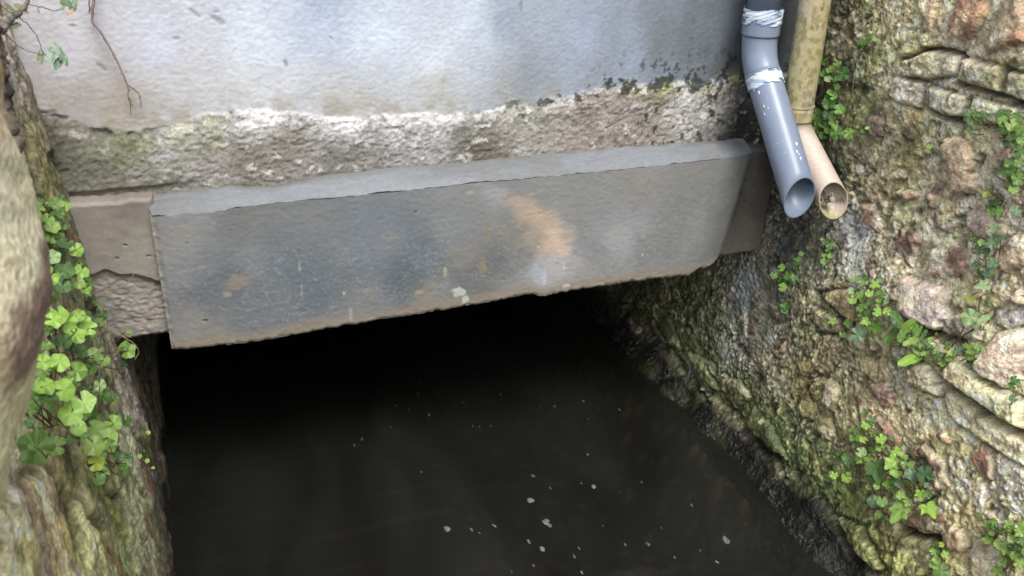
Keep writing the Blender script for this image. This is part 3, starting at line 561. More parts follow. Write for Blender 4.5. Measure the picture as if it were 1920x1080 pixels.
    for qx, qy, l in ((779,397,.004),(728,423,.002),(765,423,.0015),(727,442,.0015),(736,442,.0015),(932,427,.002),(955,426,.002),(1011,401,.002),(1035,401,.0025),(1062,405,.002),(1045,493,.003),(1149,501,.002),(1160,483,.0015),(1269,438,.003),(686,540,.004),(385,601,.006),(418,574,.004),(700,471,.002),(1010,460,.003),(915,523,.002),(890,488,.002),(1120,385,.0015),(350,455,.002),(560,470,.002)):
        mark(qx, qy, l*.75, l*.45, (78, 76, 72), .3, .8, -.0015)
    ed = sst(.010, .002, np.minimum(Z-bot, X-x0)+.004*fbm(X*60, Z*60, 3, 331)); H += ed*(.003*fbm(X*90, Z*90, 3, 332)); C3 = mix(C3, lin((172, 168, 156))*K, ed*.55)
    R = .50+.12*old+.08*fbm(X*20, Z*20, 3)
    P = np.stack([X, -H, Z], -1); C4 = np.concatenate([np.clip(C3, .01, .8), R[..., None]], -1)
    # close the sides by sweeping the rim of the face back
    def strip(Pr, Cr, dep):
        Q = np.stack([Pr+np.array([0, d, 0]) for d in dep], 1); return Q, np.repeat(Cr[:, None], len(dep), 1)
    parts = [(P.reshape(-1, 3), gridfaces(n, m)[:, ::-1], C4.reshape(-1, 4))]
    dep = (0, .006, .02, .04, .065)
    for Pr, Cr, fl in ((P[0], C4[0], 0), (P[-1], C4[-1], 1), (P[:, -1], C4[:, -1], 0)):
        Q, Cq = strip(Pr, Cr, dep); f = gridfaces(*Q.shape[:2]); parts.append((Q.reshape(-1, 3), f if fl else f[:, ::-1], Cq.reshape(-1, 4)))
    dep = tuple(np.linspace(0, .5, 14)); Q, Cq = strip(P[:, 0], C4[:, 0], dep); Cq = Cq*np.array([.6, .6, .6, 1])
    Q[:, 1:, 2] += .004*fbm(Q[:, 1:, 0]*30, Q[:, 1:, 1]*30, 3, 7); parts.append((Q.reshape(-1, 3), gridfaces(*Q.shape[:2]), Cq.reshape(-1, 4)))
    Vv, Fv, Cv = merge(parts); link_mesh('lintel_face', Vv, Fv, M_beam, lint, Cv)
    # mortar fillet sloping up from the face to the wall
    n2 = 420; m2 = 36; U, V = np.meshgrid(np.linspace(0, 1, n2), np.linspace(0, 1, m2), indexing='ij')
    xa = x0+.001+(x1-.004-x0)*U; za = np.interp(xa, te[:, 0], te[:, 1])+.0016*fbm(xa*30, xa*0, 4, 301)
    be2 = np.array([atp(px, py, (0, 1, 0), .058)[[0, 2]] for px, py in ((272,375),(312,362),(430,350),(520,347),(640,325),(760,314),(880,303),(1000,292),(1120,281),(1240,272),(1330,264),(1395,262))])
    xb = be2[0, 0]+(be2[-1, 0]-be2[0, 0])*U; zb = np.interp(xb, be2[:, 0], be2[:, 1])+.003*fbm(xb*22, xb*0, 4, 341)
    X = xa+(xb-xa)*V; Yv = .0015+.060*V**1.1; Z = za+(zb-za)*V+.004*np.sin(V*np.pi)*1.0
    N_ = .0022*fbm(X*18, V*3, 4, 342)+.0007*fbm(X*110, V*14, 3, 343)
    lip = sst(.06, 0, V); Z = Z+N_+lip*(.0015+.002*fbm(X*70, V*2, 3, 344)); Yv = Yv-lip*.0012
    c = mix(lin((154, 160, 166))*K*.76*np.ones(X.shape+(3,)), lin((142, 146, 148))*K*.76, sst(-.2, .4, fbm(X*7, V*2, 4, 345)))
    c = c*(1+.10*fbm(X*60, V*8, 4, 346))[..., None]; c = mix(c, lin((120, 118, 106))*K, sst(.86, 1, V+.12*fbm(X*30, V*3, 3, 347))*.7)
    c = mix(c, lin((170, 170, 166))*K, lip*.4)
    c = mix(c, lin((128, 126, 122))*K, sst(.5, 1, fbm(X*160, V*20, 2, 349))*.8)
    grid('mortar_fillet', np.stack([X, Yv, Z], -1), np.concatenate([c, .7*np.ones(X.shape+(1,))], -1), M_fillet, lint, flip=True)
    return
make_lintel()
def make_pier(name, xa, xb, za, zb, ya, cols, split, parent, seed, lean=(0, 0), zb2=None):
    n, m = int((xb-xa)/.0022), int((zb-za)/.0022)
    U, V = np.meshgrid(np.linspace(0, 1, n), np.linspace(0, 1, m), indexing='ij')
    X = xa+(xb-xa)*U+lean[0]*(1-U)*(1-V)+lean[1]*U*(1-V)
    Z = za+(zb-za)*V+.003*fbm(U*9, V*0, 3, seed)*(V < .02)+.004*fbm(X*40, V*0+3, 4, seed+8)*sst(.9, 1, V)
    if zb2 is not None: Z = Z+zb2*U*V
    C3 = idw(X, Z, [FX(a_, b_) for a_, b_, c in cols], [lin(c)*K*(1.3 if seed == 400 else 1.05) for a_, b_, c in cols], .02, 12, 3, seed+1)
    C3 = C3*(1+.08*fbm(X*50, Z*50, 4, seed+2))[..., None]
    H = .001*fbm(X*40, Z*60, 4, seed+3)+.002*fbm(X*8, Z*8, 3, seed+4)
    if split is not None:
        sp = np.interp(X, [p[0] for p in split], [p[1] for p in split])+.004*fbm(X*50, X*0, 4, seed+5); lo = sst(.001, -.002, Z-sp)
        rough = .0022*rid(X*60, Z*130, 4, seed+6)+.002*fbm(X*120, Z*160, 3, seed+7)
        H = H*(1-lo)+(rough-.009)*lo; C3 = C3*(1-.35*lo*sst(.1, -.4, rid(X*36, Z*95, 4, seed+6)))[..., None]
        ln = np.exp(-((Z-sp)/.0025)**2); C3 = C3*(1-.4*ln)[..., None]
    for k in range(10):
        r_ = np.random.default_rng(seed+k); a_, b_ = r_.uniform(xa, xb), r_.uniform((za+zb)/2, zb)
        g = sst(1.2, .7, np.hypot((X-a_)/.004, (Z-b_)/.0016)+.4*fbm(X*150, Z*150, 2, k)); H = H-g*.003; C3 = mix(C3, C3*.35, g)
    e = np.minimum(np.minimum(X-X[:1], X[-1:]-X), np.minimum(Z-Z[:, :1], Z[:, -1:]-Z)); H = H-.006*sst(.006, 0, e)
    P = np.stack([X, ya-H, Z], -1); C4 = np.concatenate([np.clip(C3, .01, .8), .7*np.ones(X.shape+(1,))], -1)
    parts = [(P.reshape(-1, 3), gridfaces(n, m)[:, ::-1], C4.reshape(-1, 4))]
    for Pr, Cr, fl, dd in ((P[0], C4[0], 0, .07), (P[-1], C4[-1], 1, .07), (P[:, -1], C4[:, -1], 0, .07), (P[:, 0], C4[:, 0], 1, .5)):
        Q = np.stack([Pr+np.array([0, d, 0]) for d in (0, .01, .03, dd)], 1); Cq = np.repeat(Cr[:, None], 4, 1)
        f = gridfaces(*Q.shape[:2]); parts.append((Q.reshape(-1, 3), f if fl else f[:, ::-1], Cq.reshape(-1, 4)))
    Vv, Fv, Cv = merge(parts); return link_mesh(name, Vv, Fv, M_fillet, parent, Cv)
p = make_pier('bearing_block', -.235, -.044, .452, .736, .026, [(160,420,(142,135,126)),(230,450,(136,130,120)),(270,480,(150,146,137)),(250,405,(124,118,110)),(200,560,(148,144,138)),(260,600,(154,148,140)),(200,620,(140,137,130)),(200,480,(140,134,125))],
          [FX(120,532), FX(170,524), FX(200,516), FX(225,527), FX(245,525), FX(270,528), FX(300,538)], lint, 400, (.02, 0))
p['label'] = 'pinkish grey bearing block at the left end, smooth above and coarse below'
p = make_pier('bearing_block', 1.165, 1.325, .462, .722, .022, [(1430,340,(104,102,96)),(1400,440,(114,108,102)),(1440,400,(92,86,78)),(1380,470,(120,114,106)),(1450,330,(84,80,74))], None, lint, 450, (0, -.012))
p['label'] = 'dull brown bearing block at the right end beside the pipes'

# ------------------------------------------------------------------ culvert inside
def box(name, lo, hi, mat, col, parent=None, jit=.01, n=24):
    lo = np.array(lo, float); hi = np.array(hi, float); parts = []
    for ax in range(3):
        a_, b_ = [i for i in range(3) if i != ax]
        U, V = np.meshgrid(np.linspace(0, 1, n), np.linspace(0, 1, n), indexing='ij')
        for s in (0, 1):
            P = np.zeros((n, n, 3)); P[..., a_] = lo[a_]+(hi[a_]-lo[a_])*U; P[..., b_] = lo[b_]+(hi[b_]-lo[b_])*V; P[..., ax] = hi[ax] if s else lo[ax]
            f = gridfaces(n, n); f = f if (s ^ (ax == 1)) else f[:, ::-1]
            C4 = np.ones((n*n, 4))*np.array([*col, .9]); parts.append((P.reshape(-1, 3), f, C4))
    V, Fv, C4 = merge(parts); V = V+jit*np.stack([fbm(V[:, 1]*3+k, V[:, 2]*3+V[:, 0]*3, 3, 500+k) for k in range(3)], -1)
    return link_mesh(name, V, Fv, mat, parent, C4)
tun = empty('culvert', 'unlit stone culvert running back under the lintel into darkness', 'culvert')
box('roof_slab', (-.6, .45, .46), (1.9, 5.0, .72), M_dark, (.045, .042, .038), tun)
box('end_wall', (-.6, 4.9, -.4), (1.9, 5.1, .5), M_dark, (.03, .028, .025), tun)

# ------------------------------------------------------------------ pipes
def pipe_mesh(path, r, seg=48, wall=.0028, cut_n=None, cut_at=None):
    """hollow pipe along path; the last ring may be sheared to an oblique cut"""
    path = np.asarray(path, float); Vo, Fo = tube(path, r, seg); Vi, Fi = tube(path, r-wall, seg)
    if cut_n is not None:
        d = path[-1]-path[-2]; d /= np.linalg.norm(d)
        for V in (Vo, Vi):
            s = -((V[-seg:]-path[-1])@cut_n)/(d@cut_n); nr = len(path)
            for q in range(nr):
                al = np.linalg.norm(path[q]-path[-1]); k = max(0., 1-al/.16)**2; V[q*seg:(q+1)*seg] += (s*k)[:, None]*d
    n = len(Vo); parts = [(Vo, Fo), (Vi, Fi[:, ::-1])]
    V, Fv, _ = merge(parts); k = np.arange(seg); k2 = (k+1) % seg; e = n-seg
    Fr = np.stack([e+k, e+k2, n+e+k2, n+e+k], -1); Fs = np.stack([k2, k, n+k, n+k2], -1)
    return V, np.concatenate([Fv, Fr, Fs]), n
def paint(V, fn, seed=0): return fn(V)
def greycol(V):
    c = lin((138, 152, 174))*.72; f = fbm(V[:, 0]*30+V[:, 1]*20, V[:, 2]*30, 4, 601)
    C3 = c*(1+.06*f)[:, None]; sc_ = sst(.4, .55, fbm(V[:, 0]*60+V[:, 1]*60, V[:, 2]*14, 3, 603)); C3 = mix(C3, lin((168, 176, 186))*.6, sc_*.4)
    return np.concatenate([C3, np.full((len(V), 1), .36)], -1)
def arc(p0, d0, d1, L, n=10):
    """smooth bend starting at p0 from direction d0 to d1 of length L"""
    out = [np.array(p0, float)]; 
    for i in range(n):
        t = (i+.5)/n; d = d0*(1-t)+d1*t; d /= np.linalg.norm(d); out.append(out[-1]+d*L/n)
    return out
gp = empty('grey_downpipe', 'grey plastic downpipe with white solvent smears at its bend', 'pipe')
dn = np.array([0, 0, -1.]); gS = np.array([1.208, -.002, .985]); gE = np.array([1.220, -.2, .684])
r = .0365
dg_ = gE-np.array([1.2085, -.01, .925]); dg_ /= np.linalg.norm(dg_)
bend = arc(gS, dn, dg_, .085, 12)
# top pipe leans a little with the wall
topP = [gS+np.array([.003, 0, 1.2]), gS+np.array([.002, 0, .3]), gS+np.array([0, 0, .02])]
V, Fv, n_ = pipe_mesh(topP, r-.001); link_mesh('upper_pipe', V, Fv, M_plastic, gp, greycol(V))
V, Fv, n_ = pipe_mesh([gS+np.array([0, 0, .052]), gS+np.array([0, 0, .048]), gS+np.array([0, 0, .004]), gS+np.array([0, 0, .0])], r+.0032, wall=.004)
link_mesh('socket', V, Fv, M_plastic, gp, greycol(V))
V, Fv, n_ = pipe_mesh(bend, r+.0006); link_mesh('elbow', V, Fv, M_plastic, gp, greycol(V))
V, Fv, n_ = pipe_mesh([bend[-1]-dg_*.001, bend[-1]+dg_*.003], r+.0022, wall=.003); link_mesh('weld_ring', V, Fv, M_plastic, gp, greycol(V))
ln_ = np.linalg.norm(gE-bend[-1]); lowP = [bend[-1]+(gE-bend[-1])*t for t in np.linspace(0, 1, 14)]
V, Fv, n_ = pipe_mesh(lowP, r, 56, .0026, np.array([-.029, -.984, -.176])); 
c = greycol(V); link_mesh('lower_pipe', V, Fv, M_plastic, gp, c)
def smear(name, p0, p1, rr, seed, parent, thr=-.05, fr=(26, 60)):
    seg = 150; pts = [p0+(p1-p0)*t for t in np.linspace(0, 1, 44)]; V, Fv = tube(pts, rr, seg)
    a_ = np.tile(np.arange(seg)/seg, 44); t = np.repeat(np.linspace(0, 1, 44), seg)
    f = fbm(np.cos(a_*6.283)*2.2+5+t*2, np.sin(a_*6.283)*2.2+t*4.5, 5, seed, .6)+.45*(1-(np.abs(t-.5)*2)**2)-.06+.04*np.sin((t*26+3*np.sin(a_*12.6)))
    d = V-np.repeat(np.array(pts), seg, 0); V = V+d/rr*(.0008*np.clip(f, 0, 1)*2)[:, None]
    k = (f[Fv].min(1) > thr); ff = Fv[k]; u, inv = np.unique(ff, return_inverse=True)
    C4 = np.concatenate([mix(lin((160, 184, 212))*.75*np.ones((len(u), 3)), lin((226, 236, 244))*.78, sst(.05, .45, f[u])), np.full((len(u), 1), .4)], -1)
    return link_mesh(name, V[u], inv.reshape(-1, 4), M_cement, parent, C4)
smear('solvent_smear', gS+np.array([0, 0, .024]), gS+np.array([0, 0, .058]), r+.0044, 611, gp)
smear('solvent_smear', bend[-1]-dg_*.004, bend[-1]+dg_*.034, r+.0012, 617, gp)
# stray drips of white on the lower pipe
def drips():
    parts = []; rg = np.random.default_rng(3); side = np.cross(dg_, [0, 1., 0]); 
    view = CC-gE; view /= np.linalg.norm(view); a0 = view-dg_*(view@dg_); a0 /= np.linalg.norm(a0); b0 = np.cross(dg_, a0)
    L = gE-bend[-1]
    for t, an, s in ((.27, .45, .003), (.30, .25, .002), (.33, .55, .0025), (.62, -.75, .0045), (.68, -.62, .003), (.70, -.70, .002), (.735, -.72, .004), (.16, .5, .004), (.12, .8, .003), (.66, .1, .0012), (.58, .3, .0012), (.22, .1, .0012), (.05, .2, .002)):
        nrm = math.cos(an)*a0+math.sin(an)*b0; c = bend[-1]+L*t+nrm*(r+.0006); tg = np.cross(dg_, nrm)
        k = 10; th = np.arange(k)*2*np.pi/k; rr = s*(1+.3*rg.normal(size=k)*.6)
        ring = c+rr[:, None]*(np.cos(th)[:, None]*dg_*1.0+np.sin(th)[:, None]*tg*.55); V = np.concatenate([ring, [c+nrm*.0009]])
        Fv = np.array([(i, (i+1) % k, k, k) for i in range(k)]); parts.append((V, Fv))
    for v_, f_ in parts: link_mesh('paint_drip', v_, f_[:, :3], M_cement, gp, np.tile(np.array([.72, .76, .8, .4]), (len(v_), 1)))
drips()

cp = empty('cream_downpipe', 'cream plastic downpipe stained with yellow moss behind the grey one', 'pipe')
def creamcol(V):
    c = np.ones((len(V), 3))*lin((206, 192, 168))*.72; u, v = np.abs(np.arctan2(V[:, 1]-cT[1], V[:, 0]-cT[0]))*.033+.013*np.cos(V[:, 2]*9), V[:, 2]
    f = fbm(u*36, v*22, 5, 621); zone = sst(1.09, 1.02, v)*.30
    f2_ = fbm(u*75, v*50, 4, 622); g = sst(-.25, .30, .6*f+.7*f2_+zone-.05); c = mix(c, lin((196, 186, 124))*.68, g*.62)
    g2 = sst(.10, .3, fbm(u*120, v*80, 4, 623)+zone*.3); c = mix(c, lin((136, 134, 66))*.6, g2*.55)
    g3 = sst(.45, .6, fbm(u*120, v*80, 3, 625)); c = mix(c, lin((70, 66, 44))*.6, g3*.6)
    return np.concatenate([c, np.full((len(V), 1), .55)], -1)
cT = np.array([1.290, -.060, .815])
path = [cT+np.array([.0, 0, z]) for z in (1.2, .5, .35, .30, .26, .22, .18, .14, .10, .06, .03, .012)]
def densify(path, k): 
    out = []
    for a_, b_ in zip(path[:-1], path[1:]): out += [a_+(b_-a_)*i/k for i in range(k)]
    return out+[path[-1]]
V, Fv, n_ = pipe_mesh(densify(path, 18), .0325, 112); link_mesh('upper_pipe', V, Fv, M_cream, cp, creamcol(V))
V, Fv, n_ = pipe_mesh([cT+np.array([0, 0, .030]), cT+np.array([0, 0, .0295]), cT+np.array([0, 0, .0255]), cT+np.array([0, 0, .025])], .0345, 64, .003); link_mesh('socket_ring', V, Fv, M_cream, cp, creamcol(V))
V, Fv, n_ = pipe_mesh([cT+np.array([0, 0, .026]), cT+np.array([0, 0, .015]), cT+np.array([0, 0, -.004]), cT+np.array([0, -.002, -.012])], .0333, 64, .004); link_mesh('socket', V, Fv, M_cream, cp, creamcol(V))
cE = np.array([1.319, -.19, .664]); cS = cT+np.array([.001, .0, -.004]); dc = cE-(cS+np.array([0, -.012, -.02])); dc /= np.linalg.norm(dc)
cb = arc(cS, dn, dc, .035, 6); low = cb[:-1]+[cb[-1]+(cE-cb[-1])*t for t in np.linspace(0, 1, 30)]
def pinkcol(V, n):
    c = np.ones((len(V), 3))*lin((220, 204, 188))*.78; u, v = V[:, 0]+V[:, 1]*.8, V[:, 2]
    c = c*(1+.05*fbm(u*30, v*30, 4, 631))[:, None]
    sp = sst(.48, .6, fbm(u*60, v*60, 3, 633)); c = mix(c, lin((110, 100, 86))*.6, sp*.6)
    top = sst(.78, .81, v); c = mix(c, lin((120, 104, 88))*.6, top*.6)
    ins = (np.arange(len(V)) >= n); g = sst(-.25, .1, fbm(u*42, v*42, 4, 635)+.1)*ins; c = mix(c, lin((206, 198, 140))*.66, g*.9)
    g = sst(.10, .3, fbm(u*50, v*50, 4, 637))*ins; c = mix(c, lin((110, 116, 60))*.6, g*.8)
    return np.concatenate([c, np.full((len(V), 1), .5)], -1)
V, Fv, n_ = pipe_mesh(low, .0318, 56, .0022, np.array([-.204, -.978, -.046])); link_mesh('lower_pipe', V, Fv, M_cream, cp, pinkcol(V, n_))

# ------------------------------------------------------------------ foreground boulder and small stones
def make_boulder():
    zs = np.linspace(.90, 1.30, 150); th = np.linspace(0, 2*np.pi, 181)
    prof = [atp(px, py, (0, 1, 0), -1.15) for px, py in ((-22,150),(-14,230),(2,300),(26,385),(52,470),(70,520),(84,570),(87,610),(80,660),(68,700),(60,740),(52,785),(30,850),(15,900),(0,955),(-30,1000))]
    pz = np.array([q[2] for q in prof])[::-1]; pxx = np.array([q[0] for q in prof])[::-1]
    Zg, Tg = np.meshgrid(zs, th, indexing='ij'); R = np.interp(Zg, pz, pxx)
    end = np.sqrt(np.clip(1-((Zg-1.10)/.205)**2, 0, 1)); cx = -.24
    rx = (R-cx)*np.clip(end*2.2, 0, 1); ry = .16*end
    sg = lambda t: np.sign(t)*np.abs(t)**.8
    X = cx+rx*sg(np.cos(Tg)); Y = -1.12+ry*sg(np.sin(Tg))
    u, v = np.cos(Tg)*1.0+Zg*3, np.sin(Tg)*1.0+Zg*6
    nn = .006*fbm(u*4, v*4, 4, 701)*1; X = X+nn*np.cos(Tg); Y = Y+nn*np.sin(Tg)*2
    uu, vv = Y*1., Zg
    c = idw(uu, vv, [(-1.2, 1.16), (-1.15, 1.12), (-1.1, 1.06), (-1.2, 1.05), (-1.2, 1.0), (-1.1, .97), (-1.15, 1.24), (-1.05, 1.1), (-1.25, 1.1)],
            [lin(q)*K*2.3*np.array([.98,1,.95]) for q in ((216,200,178),(190,184,160),(184,168,146),(196,188,158),(202,196,160),(190,184,140),(150,110,70),(176,176,140),(180,170,140))], .04, 14, 3, 703)
    a_, b_ = atp(66, 600, (0, 1, 0), -1.15)[[0, 2]]
    red = sst(1.2, .5, np.hypot((X-a_-.004)/.022, (Zg-b_)/.030)+.4*fbm(uu*30, vv*30, 4, 705)); c = mix(c, lin((130, 88, 82))*K, red*.85)
    orr = sst(.15, .4, fbm(uu*18, vv*14, 4, 707))*sst(1.09, 1.14, vv); c = mix(c, lin((196, 150, 100))*K*1.5, orr*.4)
    c = c*(1+.12*fbm(uu*70, vv*70, 4, 709))[..., None]
    o = grid('boulder', np.stack([X, Y, Zg], -1), np.concatenate([c, .8*np.ones(X.shape+(1,))], -1), M_left)
    tag(o, 'out-of-focus buff boulder with a dull red patch, nearest thing at the left edge', 'boulder')
make_boulder()

# ------------------------------------------------------------------ foliage
LEAFG = [(112,146,68),(98,134,64),(126,160,74),(84,118,58),(136,168,80)]
def leaf_outline(kind, rg):
    if kind == 'round':                      # five-lobed kidney leaf
        n = 41; t = np.linspace(-np.pi*.90, np.pi*.90, n); rr = .5*(1+.065*np.cos(5*t*1.02)+.02*np.cos(15*t))*(1-.04*np.abs(t)/np.pi)
        return np.stack([rr*np.sin(t), rr*np.cos(t)], -1), np.array([0, -.12])
    if kind == 'ivy':
        t = np.radians([-160, -138, -118, -92, -66, -42, -22, -9, 0, 9, 22, 42, 66, 92, 118, 138, 160]); rr = np.array([.30, .40, .46, .33, .52, .33, .44, .60, .68, .60, .44, .33, .52, .33, .46, .40, .30])
        return np.stack([rr*np.sin(t), rr*np.cos(t)], -1), np.array([0, -.15])
    if kind == 'oval':
        t = np.linspace(-np.pi*.97, np.pi*.97, 22); return np.stack([.25*np.sin(t)*(1-.1*np.cos(t)), .55*np.cos(t)], -1), np.array([0, -.1])
    t = np.linspace(-np.pi*.95, np.pi*.95, 13); return np.stack([.46*np.sin(t), .46*np.cos(t)], -1), np.array([0, -.1])
def leaf(c, nrm, upd, size, kind, col, rg):
    """fan of a curved blade: centre, two inner rings, outline; returns verts, quads-as-tris, colours"""
    ol, ce = leaf_outline(kind, rg); ol = ol*(1+(.015 if kind != 'ivy' else .04)*rg.normal(size=(len(ol), 1))); n = len(ol)
    nrm = nrm/np.linalg.norm(nrm); y = upd-nrm*(upd@nrm); y /= np.linalg.norm(y)+1e-9; x = np.cross(y, nrm)
    cup = rg.uniform(-.25, .30); wav = rg.uniform(.02, .07); fold = rg.uniform(.0, .25); ph = rg.uniform(0, 6)
    V = [c+nrm*0]; C_ = [col*1.18]
    lv = (.35, .7, 1.0)
    for k, s in enumerate(lv):
        q = ce*(1-s)+ol*s; ang = np.arctan2(q[:, 0], q[:, 1])
        z = size*(cup*(q**2).sum(1)+wav*np.cos(5*ang+ph)*s+fold*np.abs(q[:, 0])*.5)
        V += list(c+size*(q[:, :1]*x+q[:, 1:]*y)+z[:, None]*nrm)
        vein = (np.cos(5*ang) > .75)*(.16 if s < 1 else .0)
        C_ += [col*(1.04-.10*s+v_) for v_ in vein]
    T = []
    for i in range(n-1): T.append((0, 1+i, 2+i))
    for k in range(2):
        a_, b_ = 1+k*n, 1+(k+1)*n
        for i in range(n-1): T += [(a_+i, b_+i, b_+i+1), (a_+i, b_+i+1, a_+i+1)]
    return np.array(V), np.array(T), np.array(C_)
def plant(name, label, leaves, place, cat='plant', nrmbias=(-.6, -.35, .6), stem_from=None, group=None, tint=(1, 1, 1), filler=0, seed=0, off=.02, stems=True, jitter=.45, fsize=12, wild=0):
    rg = np.random.default_rng(seed+900); root = empty(name, label, cat, group=group); LV = []; ST_ = []; base = []
    lst = [(q[0], q[1], q[2], q[3] if len(q) > 3 else 'round', q[4] if len(q) > 4 else None) for q in leaves]
    allp = np.array([(q[0], q[1]) for q in lst], float)
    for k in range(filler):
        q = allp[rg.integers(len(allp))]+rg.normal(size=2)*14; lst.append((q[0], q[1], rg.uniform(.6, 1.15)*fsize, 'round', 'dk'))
    for px, py, s, kind, cl in lst:
        o_ = off*(.3 if cl == 'dk' else rg.uniform(.6, 1.2)); c = place(px, py, o_); dist = np.linalg.norm(c-CC); size = s*dist/F*1.05
        nr = np.array(nrmbias, float)+.35*(CC-c)/dist+rg.normal(size=3)*jitter*.6; up = np.array([rg.normal()*.6, rg.normal()*.6, rg.normal()*.7-.4])
        g = np.array(LEAFG[rg.integers(len(LEAFG))], float); col = lin(g)*np.array(tint)*.95*rg.uniform(.85, 1.15)
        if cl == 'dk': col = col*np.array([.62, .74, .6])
        elif cl == 'pale': col = lin((150, 178, 120))*.9
        elif cl == 'yel': col = lin((176, 190, 80))*.9
        elif cl == 'blue': col = lin((98, 132, 92))*.85
        elif cl == 'lime': col = lin((148, 188, 82))*.95
        elif cl == 'red': col = lin((140, 96, 62))*.8
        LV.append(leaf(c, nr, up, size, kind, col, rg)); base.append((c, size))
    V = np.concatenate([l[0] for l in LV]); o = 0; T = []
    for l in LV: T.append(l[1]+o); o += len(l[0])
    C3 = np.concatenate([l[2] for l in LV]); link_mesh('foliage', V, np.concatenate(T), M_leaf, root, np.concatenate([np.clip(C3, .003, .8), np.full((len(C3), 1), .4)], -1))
    if stems:
        parts = []
        cen = np.mean([b[0] for b in base], 0)
        for (c, s) in base:
            q = place(*pxy(c), 0.0) if False else None
            tgt = c+(cen-c)*rg.uniform(.25, .6)+np.array([.012 if c[0] > .5 else -.010, 0, -.012 if stem_from is None else .01]); mid = (c+tgt)/2+rg.normal(size=3)*.006+np.array([0, 0, -.006])
            pts = [c, c*.5+mid*.5+rg.normal(size=3)*.001, mid, mid*.5+tgt*.5+rg.normal(size=3)*.001, tgt]; V, Fv = tube(pts, [.0007, .0007, .0008, .0009, .001], 5)
            cc = lin((118, 110, 62))*.8 if rg.random() < .5 else lin((120, 92, 72))*.7
            link_mesh('stem', V, Fv, M_leaf, root, np.tile(np.append(cc, .6), (len(V), 1)))
    return root
def pR(px, py, o): return RW(px, py, o+.012)
def pL(px, py, o): return LW(px, py, o+.015)
def pxy(c): v = M@(c-CC); return 960+F*v[0]/-v[2], 540-F*v[1]/-v[2]
# left cascade, in three plants down the wall
L1 = [(43,386,25),(60,382,22),(71,392,26),(104,381,20),(121,386,22),(90,412,22),(99,426,24),(96,442,26),(69,453,30),(83,471,16),(122,457,26),(143,468,24,'round','lime'),(99,482,24,'round','pale'),(122,505,32),(153,508,26,'round','lime'),(93,518,30,'round','lime'),(117,537,28),(88,547,22),(160,541,20),(145,530,22),(50,400,22,'round','dk'),(60,430,24,'round','dk'),(78,500,26,'round','dk'),(108,400,16)]
L2 = [(111,589,30,'round','lime'),(101,600,30,'round','lime'),(124,604,34,'round','lime'),(155,604,26,'round','lime'),(167,615,26,'round','lime'),(142,628,32,'round','lime'),(147,592,22),(186,604,18),(79,679,28,'round','lime'),(111,680,32,'round','lime'),(121,639,26),(175,665,24),(194,675,22),(237,657,30),(144,696,32),(129,711,14,'round','lime'),(75,704,18),(71,725,24,'round','lime'),(85,724,32,'round','lime'),(242,626,12),(150,660,24,'round','dk'),(100,640,26,'round','dk'),(170,690,22,'round','dk')]
L3 = [(86,750,40),(119,731,38,'round','lime'),(156,754,38,'round','lime'),(133,776,38,'round','lime'),(61,746,16),(187,722,20,'round','pale'),(68,840,56,'round','dk'),(103,836,34,'round','dk'),(147,802,26,'round','lime'),(178,805,36),(204,819,30),(212,793,28),(176,835,36),(205,836,24),(180,868,28,'round','yel'),(237,869,15,'round','dk'),(192,745,26,'round','dk'),(56,792,18,'round','dk'),(170,775,24,'round','dk')]
plant('trailing_plant', 'small-leaved trailing plant high on the left wall beside the pinkish block', L1, pL, nrmbias=(.55, -.45, .6), filler=48, seed=1, off=.018, fsize=17, tint=(.88,.88,.9))
plant('trailing_plant', 'bright lime trailing plant, middle clump on the left wall, one leaf hanging before the block', L2, pL, nrmbias=(.5, -.5, .7), filler=46, seed=2, off=.022, fsize=18, tint=(.88,.88,.9))
plant('trailing_plant', 'lowest trailing plant on the left wall with the largest round scalloped leaves', L3, pL, nrmbias=(.4, -.6, .7), filler=34, seed=3, off=.025, fsize=20, tint=(.88,.88,.9))
plant('seedling', 'tiny yellow-green seedling on the left wall at the edge of the dark water', [(278,811,8,'simple','yel'),(262,855,8,'simple','lime'),(276,864,9,'simple','lime'),(287,877,6,'simple','yel'),(270,845,6,'simple')], lambda a_, b_, o: LW(a_, b_, o+.01, .25), nrmbias=(.5, -.5, .6), seed=4)
plant('trailing_plant', 'round-leaved plant in the shade right of the cream pipe', [(1542,115,20,'round','dk'),(1570,119,14),(1580,138,24),(1541,137,14),(1556,130,14),(1553,148,14,'round','pale'),(1556,173,10),(1563,180,14),(1550,183,10),(1555,192,24),(1573,205,18),(1570,163,12),(1530,215,22),(1553,213,20,'round','blue'),(1530,240,22),(1545,232,18),(1563,228,16),(1553,243,14),(1543,254,14),(1569,250,22),(1592,250,18),(1565,236,12),(1535,228,16)], pR, filler=14, seed=5, tint=(.8, .95, .8))
plant('seedling', 'faint small sprig on the dark stones high right of the cream pipe', [(1620,80,18,'simple','dk'),(1632,68,12,'simple'),(1612,88,12,'simple','dk'),(1628,76,9,'simple'),(1640,74,8,'simple')], pR, seed=6, tint=(.8, .9, .8))
plant('seedling', 'little sprig in the black damp patch below the cream pipe mouth', [(1548,453,12),(1556,460,14),(1545,478,9),(1557,480,10),(1545,490,12),(1543,450,8),(1552,470,8)], pR, filler=3, seed=7, tint=(.85, 1, .8), fsize=8)
plant('trailing_plant', 'straggly sprig with bare pale stems under the right end of the lintel', [(1495,490,16),(1466,502,14),(1480,517,18),(1490,520,14),(1467,538,16),(1465,525,14,'round','dk'),(1471,573,18,'ivy','dk'),(1486,528,12,'round','dk'),(1500,484,8)], pR, filler=5, seed=8, tint=(.85, 1, .8), fsize=12)
